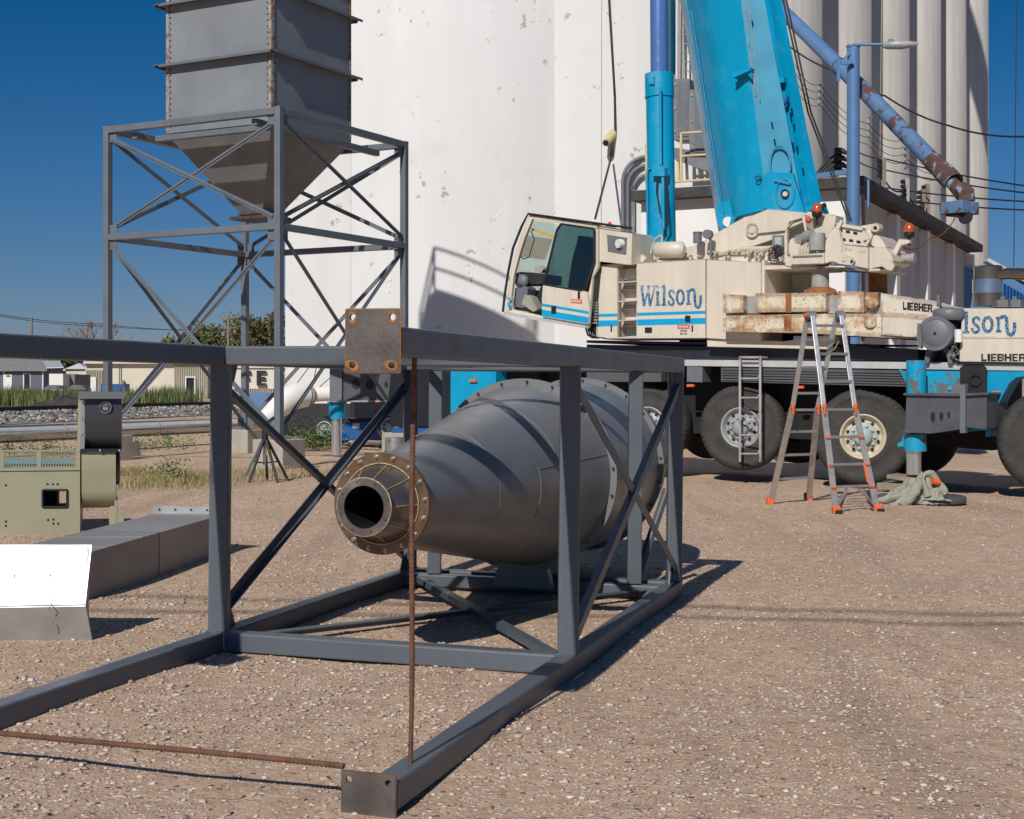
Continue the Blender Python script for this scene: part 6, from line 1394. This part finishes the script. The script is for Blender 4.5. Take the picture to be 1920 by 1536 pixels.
# --- lift cylinder
cb,ct=K.at(1242,476,-.9),K.at(1236,140,-.9); ctop=K.at(1230,-700,-.9)
lc=MB().cyl(cb,ct,.235,n=36).build('lift_cylinder',m_cyan,cr)
MB().cyl(ct-(ct-cb)*.125,ct+(ct-cb)*.002,.247,n=36).build('cylinder_collar',m_cyan,lc); MB().ring(ct-(ct-cb)*.130,(ct-cb),.255,.2,.03,36).build('collar_flange',m_cyan,lc)
MB().cyl(ct,ctop,.150,n=32).build('cylinder_rod',m_rod,lc)
MB().cyl(ct-K.n*.10-K.a*.16,ctop-K.n*.10-K.a*.16,.09,n=20).build('rear_rod',mat('dark_teal_paint',(.0,.06,.11),.4),lc)
MB().tube([K.at(1215,480,-.66),K.at(1213,330,-.66),K.at(1215,318,-.66),K.at(1222,316,-.66)],.022,8).tube([K.at(1238,164,-.62),K.at(1239,320,-.62)],.024,8).tube([K.at(1243,320,-.60),K.at(1244,430,-.60)],.030,8).build('cylinder_pipe',m_cyan,lc)
MB().pp(K,[(1222,330),(1246,330),(1246,314),(1238,312),(1236,306),(1226,308),(1222,314)],-.55,-.68).pp(K,[(1217,158),(1226,158),(1226,143),(1217,143)],-.62,-.7).build('valve_block',m_cyan,lc,.008)
MB().tube([K.at(1232,335,-.6),K.at(1231,360,-.6),K.at(1238,400,-.6),K.at(1243,410,-.6)],.012,6).tube([K.at(1247,335,-.6),K.at(1250,380,-.6),K.at(1252,420,-.6),K.at(1244,450,-.6)],.018,6).build('cylinder_hose',m_black,lc)
# --- left outrigger
ol=thing_none=None
p=Pl((0,28.6,0),PI)
lo=MB().pp(p,[(620,752),(762,752),(762,690),(620,690)],0,-.6).build('front_outrigger_beam',m_beamgrey,cr,.01)
MB().pp(p,[(616,754),(770,754),(770,751),(616,751)],.05,-.65).build('bottom_flange',m_rustpipe,lo); MB().pp(p,[(618,752),(641,752),(641,690),(618,690)],.06,.001).build('end_plate',m_grey,lo)
for x,y,rx,ry in((667,720,8,10),(693,721,8,10),(724,721,3.5,6)):
    n_=18; MB().prism([p.at(x+rx*math.cos(2*PI*k/n_),y+ry*math.sin(2*PI*k/n_),.012) for k in range(n_)],(0,.03,0)).build('beam_hole',m_black,lo)
MB().pp(p,rect(705,704,707.5,712),.015,.001).build('yellow_mark',m_yellow,lo)
a_=p.at(632,754,-.2); MB().cyl(a_,p.at(632,785,-.2),.165,n=28).cyl(p.at(632,753,-.2),p.at(632,757,-.2),.2,n=28).build('jack_housing',m_cyan,lo)
MB().cyl(p.at(631,785,-.2),p.at(631,853,-.2),.105,n=28).build('jack_rod',m_chrome,lo)
kp('hanging_ladder_mount',rect(1386,668,1428,672),.02,-.2,m_rustpipe)
# --- hanging ladder on the carrier
hl_=thing('hanging_ladder',K.at(1405,868,.12),'narrow weathered metal ladder hanging on the side of the crane in front of its wheel','ladder')
for x in(1387.5,1425.5): MB().tube([K.at(x,866,.14),K.at(x,676,.14),K.at(x+.5,670,.05)],.021,8).build('side_rail',m_rustpipe,hl_)
for k in range(6):
    y=[671,710,746,781,816,851][k]; MB().tube([K.at(1388,y,.14),K.at(1421,y,.16),K.at(1425,y-8,.14)] if k else [K.at(1388,y,.12),K.at(1425,y,.12)],.015,8).build('rung',m_rustpipe,hl_)
for x in(1387.5,1425.5): MB().cyl(K.at(x,866,.14),K.at(x,872,.14),.026,n=8).build('rubber_foot',m_black,hl_)
# =============== STEPLADDER ===============
sl_=thing('folding_ladder',(4.2,17.5,gz(4.2)),'tall aluminium folding ladder with orange locks standing open before the crane','ladder')
fA,fB=G(1444,946),G(1516,941); fC,fD=G(1568,963),G(1646,960)
tp1,tp2=P(1514,592,17.6),P(1569,592,17.9); tq1,tq2=P(1524,592,17.45),P(1578,592,17.75)
def lrail(a,b,w_=.068,m=m_ladder,nm='side_rail',d2=.027): return MB().beam(a,b,w_,d2,up=(0,1,0),r=.006).build(nm,m,sl_)
def at_(a,b,t_): return a.lerp(b,t_)
# back (left) section: feet A,B ; front section: feet C,D with kinks (telescoping outer section below)
kA,kB=P(1486,765,17.75),P(1533,765,17.95)
lrail(tp1,kA,.06);lrail(tp2+Vector((0,0.02,0)),kB,.06); lrail(kA,fA,.078); lrail(kB,fB,.078)
kC,kD=P(1545,764,17.2),P(1603,764,17.5)
lrail(tq1,kC,.06);lrail(tq2,kD,.06); lrail(kC,fC,.075); lrail(kD,fD,.075)
def rung(a,b): return MB().beam(a,b,.045,.032,up=(0,0,1),r=.006).build('rung',m_ladder,sl_)
for t_ in(.26,.56,.84): rung(at_(tp1,kA,t_),at_(tp2,kB,t_))
for t_ in(.02,.24,.48,.73): rung(at_(kA,fA,t_),at_(kB,fB,t_))
for t_ in(.11,.42,.72): rung(at_(tq1,kC,t_),at_(tq2,kD,t_))
for t_ in(.02,.28,.46,.54,.75): 
    if t_ in(.02,.28,.54,.75): rung(at_(kC,fC,t_),at_(kD,fD,t_))
for k_,s_ in((kA,-1),(kB,-1),(kC,1),(kD,1)): MB().box(k_+Vector((-.02*0,-.03,.02)),(.045,.05,.06)).box(k_+Vector((0,-.05,-.03)),(.026,.035,.12)).build('orange_lock',m_orange,sl_,.01)
for a,b in((kC,fC),(kD,fD)):
    for t_ in(.28,.54,.75): MB().box(at_(a,b,t_)+Vector((0,-.03,0)),(.055,.04,.032)).build('orange_clip',m_orange,sl_,.008)
for f_ in(fA,fB,fC,fD): MB().box(f_+Vector((0,0,.045)),(.095,.11,.10),.1).build('orange_foot',m_orange,sl_,.015)
for f_ in (fC,fD): MB().box(f_+Vector((.02,-.03,.02)),(.09,.11,.05)).build('rubber_pad',m_black,sl_,.01)
MB().cyl(fB+Vector((-.07,-.06,.08)),fB+Vector((-.04,-.06,.08)),.045,n=16).build('small_wheel',m_black,sl_)
for a,b in((fC,fD),):
    MB().beam(at_(kC,fC,.95),at_(at_(kC,fC,.77),at_(kD,fD,.77),.35),.025,.03).build('foot_brace',m_ladder,sl_)
    MB().beam(at_(kD,fD,.95),at_(at_(kC,fC,.77),at_(kD,fD,.77),.65),.025,.03).build('foot_brace',m_ladder,sl_)
MB().pp(Pl((0,17,0),PI),[(1626,905),(1630,904),(1622,868),(1618,869)],.0,-.01).build('orange_sticker',m_orange,sl_)
for q in(tp1,tp2): MB().cyl(q+Vector((-.02,-.04,.0)),q+Vector((.09,-.04,.0)),.055,n=16).box(q+Vector((.04,-.0,-.07)),(.08,.05,.16)).build('hinge_lock',m_grey,sl_)
MB().sphere(tp1+Vector((-.03,-.06,.0)),.035,10).build('hinge_button',m_red,sl_)
MB().tube([P(1573,640,17.8),P(1565,655,17.75),P(1553,662,17.7),P(1543,662,17.6)],.006,5).build('spreader_cord',m_tarp,sl_)
# =============== PADS, TARP, BLOCKS ===============
gj=gz(jf.x); 
def pad(c,r_,z0,th_,l,m=m_skirt,name='outrigger_pad',grp='outrigger pads'):
    o=MB().lathe((c.x,c.y,z0),(0,0,1),[(0,.01),(0,r_),(th_*.15,r_+.01),(th_*.85,r_+.01),(th_,r_-.01),(th_,.01)],48).build(name,m); return tag(o,l,'pad',grp)
c=G(1742,942); pad(Vector((c.x-.08,c.y+.1,0)),.58,gz(c.x)+.0,.085,'round dark rubber pad under the green canvas heap right of the ladder')
bd=K.at(1704,893,.35); 
o=MB().beam(K.at(1672,892,.30),K.at(1737,901,.30),.42,.055,(0,0,1)).build('timber_board',m_wood); tag(o,'weathered timber board under the right outrigger jack','board')
for i,(x,y) in enumerate(((1704,912),(1704,928))):
    q=K.at(x,y,.25); o=MB().box((q.x,q.y,q.z),(.75-.05*i,.6,.10),-PSI).build('timber_block',m_wood,None,.01); tag(o,['upper','lower'][i]+' timber block stacked under the board at the right jack','block','timber blocks')
# canvas heap: draped cloth with folds
hp_=thing('canvas_heap',G(1720,945),'crumpled pale green canvas straps heaped on the round pad beside the ladder','canvas')
cz=G(1712,946)
def cloth(cx,cy,z0,rx,ry,hh_,seed,nm):
    random.seed(seed); mb=MB(); n=34; ph=[random.uniform(0,6.3) for _ in range(6)]
    for j in range(n+1):
        for i in range(n+1):
            u,v=i/n*2-1,j/n*2-1; r_=math.sqrt(u*u+v*v); e=max(0,1-r_**2.2)
            fold=.18*math.sin(7*u+3*v+ph[0])+.14*math.sin(-5*u+9*v+ph[1])+.10*math.sin(13*u+ph[2]+2*v)
            z=z0+hh_*max(0,e)**.7*(1+fold)+.012*math.sin(20*u+ph[3])*math.sin(17*v+ph[4])
            mb.v.append((cx+u*rx*(1+.12*math.sin(3*v+ph[5])),cy+v*ry,z))
    for j in range(n):
        for i in range(n): 
            a=j*(n+1)+i; mb.f.append((a,a+1,a+n+2,a+n+1)); mb.sm.append(True)
    return crumple(mb.build(nm,m_tarp,hp_))
def crumple(o):
    s1=o.modifiers.new('s','SUBSURF'); s1.levels=2; s1.render_levels=2
    for sz,st in((.16,.09),(.05,.03)):
        tx_=bpy.data.textures.new('crumple','CLOUDS'); tx_.noise_scale=sz; d_=o.modifiers.new('d','DISPLACE'); d_.texture=tx_; d_.strength=st; d_.mid_level=.5; d_.texture_coords='LOCAL'
    return o
cloth(cz.x+.02,cz.y+.12,gz(4.9)+.02,.34,.28,.24,3,'canvas_fold'); cloth(cz.x+.22,cz.y+.08,gz(4.9)+.06,.24,.22,.30,5,'canvas_fold')
def roll(pts,rs,nm='canvas_roll'):
    return crumple(MB().tube([Vector(q) for q in pts],[k*.85 for k in rs],14).build(nm,m_tarp,hp_))
def cq(px,py,Z): return P(px,py,Z)
Zc=cz.y-.02
roll([cq(1735,905,Zc),cq(1715,918,Zc-.05),cq(1690,932,Zc-.1),cq(1658,938,Zc-.12),cq(1640,940,Zc-.12)],[.05,.065,.075,.06,.03])
roll([cq(1725,908,Zc-.08),cq(1712,926,Zc-.2),cq(1690,942,Zc-.28),cq(1668,949,Zc-.3)],[.07,.085,.06,.045])
roll([cq(1722,915,Zc-.1),cq(1708,935,Zc-.28),cq(1690,950,Zc-.36)],[.06,.06,.05])
roll([cq(1740,930,Zc-.1),cq(1728,900,Zc-.1),cq(1735,886,Zc),cq(1752,890,Zc),cq(1762,912,Zc-.05),cq(1772,926,Zc-.05)],[.05,.06,.05,.06,.055,.04])
MB().tube([cq(1748,902,Zc-.12),cq(1760,904,Zc-.1)],[.045,.045],10).build('orange_band',m_orange,hp_)
# left pads and blocks
for i,(x0,x1,y0,y1,Z,m) in enumerate(((600,676,855,866,29.1,m_skirt),(560,640,882,892,25.6,m_skirt),(596,668,868,884,26.6,m_wood))):
    p_=Pl((0,Z,0),PI); o=MB().pp(p_,rect(x0,y0,x1,y1),0,-.6).build('outrigger_block',m,None,.02); tag(o,['ribbed dark pad directly under the left outrigger jack','dark flat pad lying in front of the left outrigger jack','weathered wooden pad between the two dark pads at left'][i],'pad','pads at the left outrigger')
o=MB().cyl(G(738,872)+Vector((0,.3,0)),G(738,872)+Vector((0,.3,.5)),.19,n=24).build('galvanised_can',m_galv); tag(o,'shiny galvanised can standing behind the cone by the lift wheels','can')
# far right background: corrugated conveyor structure, blue silo gear
t=thing('ribbed_conveyor',P(1890,540,48),'blue grey ribbed conveyor gallery behind the muffler at the right edge','conveyor')
p_=Pl((0,48,0),PI); MB().pp(p_,[(1806,600),(1990,600),(1990,560),(1880,520),(1806,500)],0,-1.5).build('housing_wall',m_lblue,t)
rbm=MB()
for k in range(14): x=1868+k*6; y=524+k*3.4; rbm.pp(p_,[(x,y+30),(x+3,y+30),(x+3,y),(x,y-2)],.3,.0)
rbm.build('rib',m_blue,t); MB().beam(p_.at(1848,488,-.1),p_.at(1990,566,-.1),.5,.12).build('roof_strip',m_tin,t)
o=MB().box(G(1830,850)+Vector((0,.6,.14)),(1.5,1.2,.5),.3).build('concrete_block',m_conc); tag(o,'low concrete kerb block visible beyond the crane between its rear wheels','concrete block')
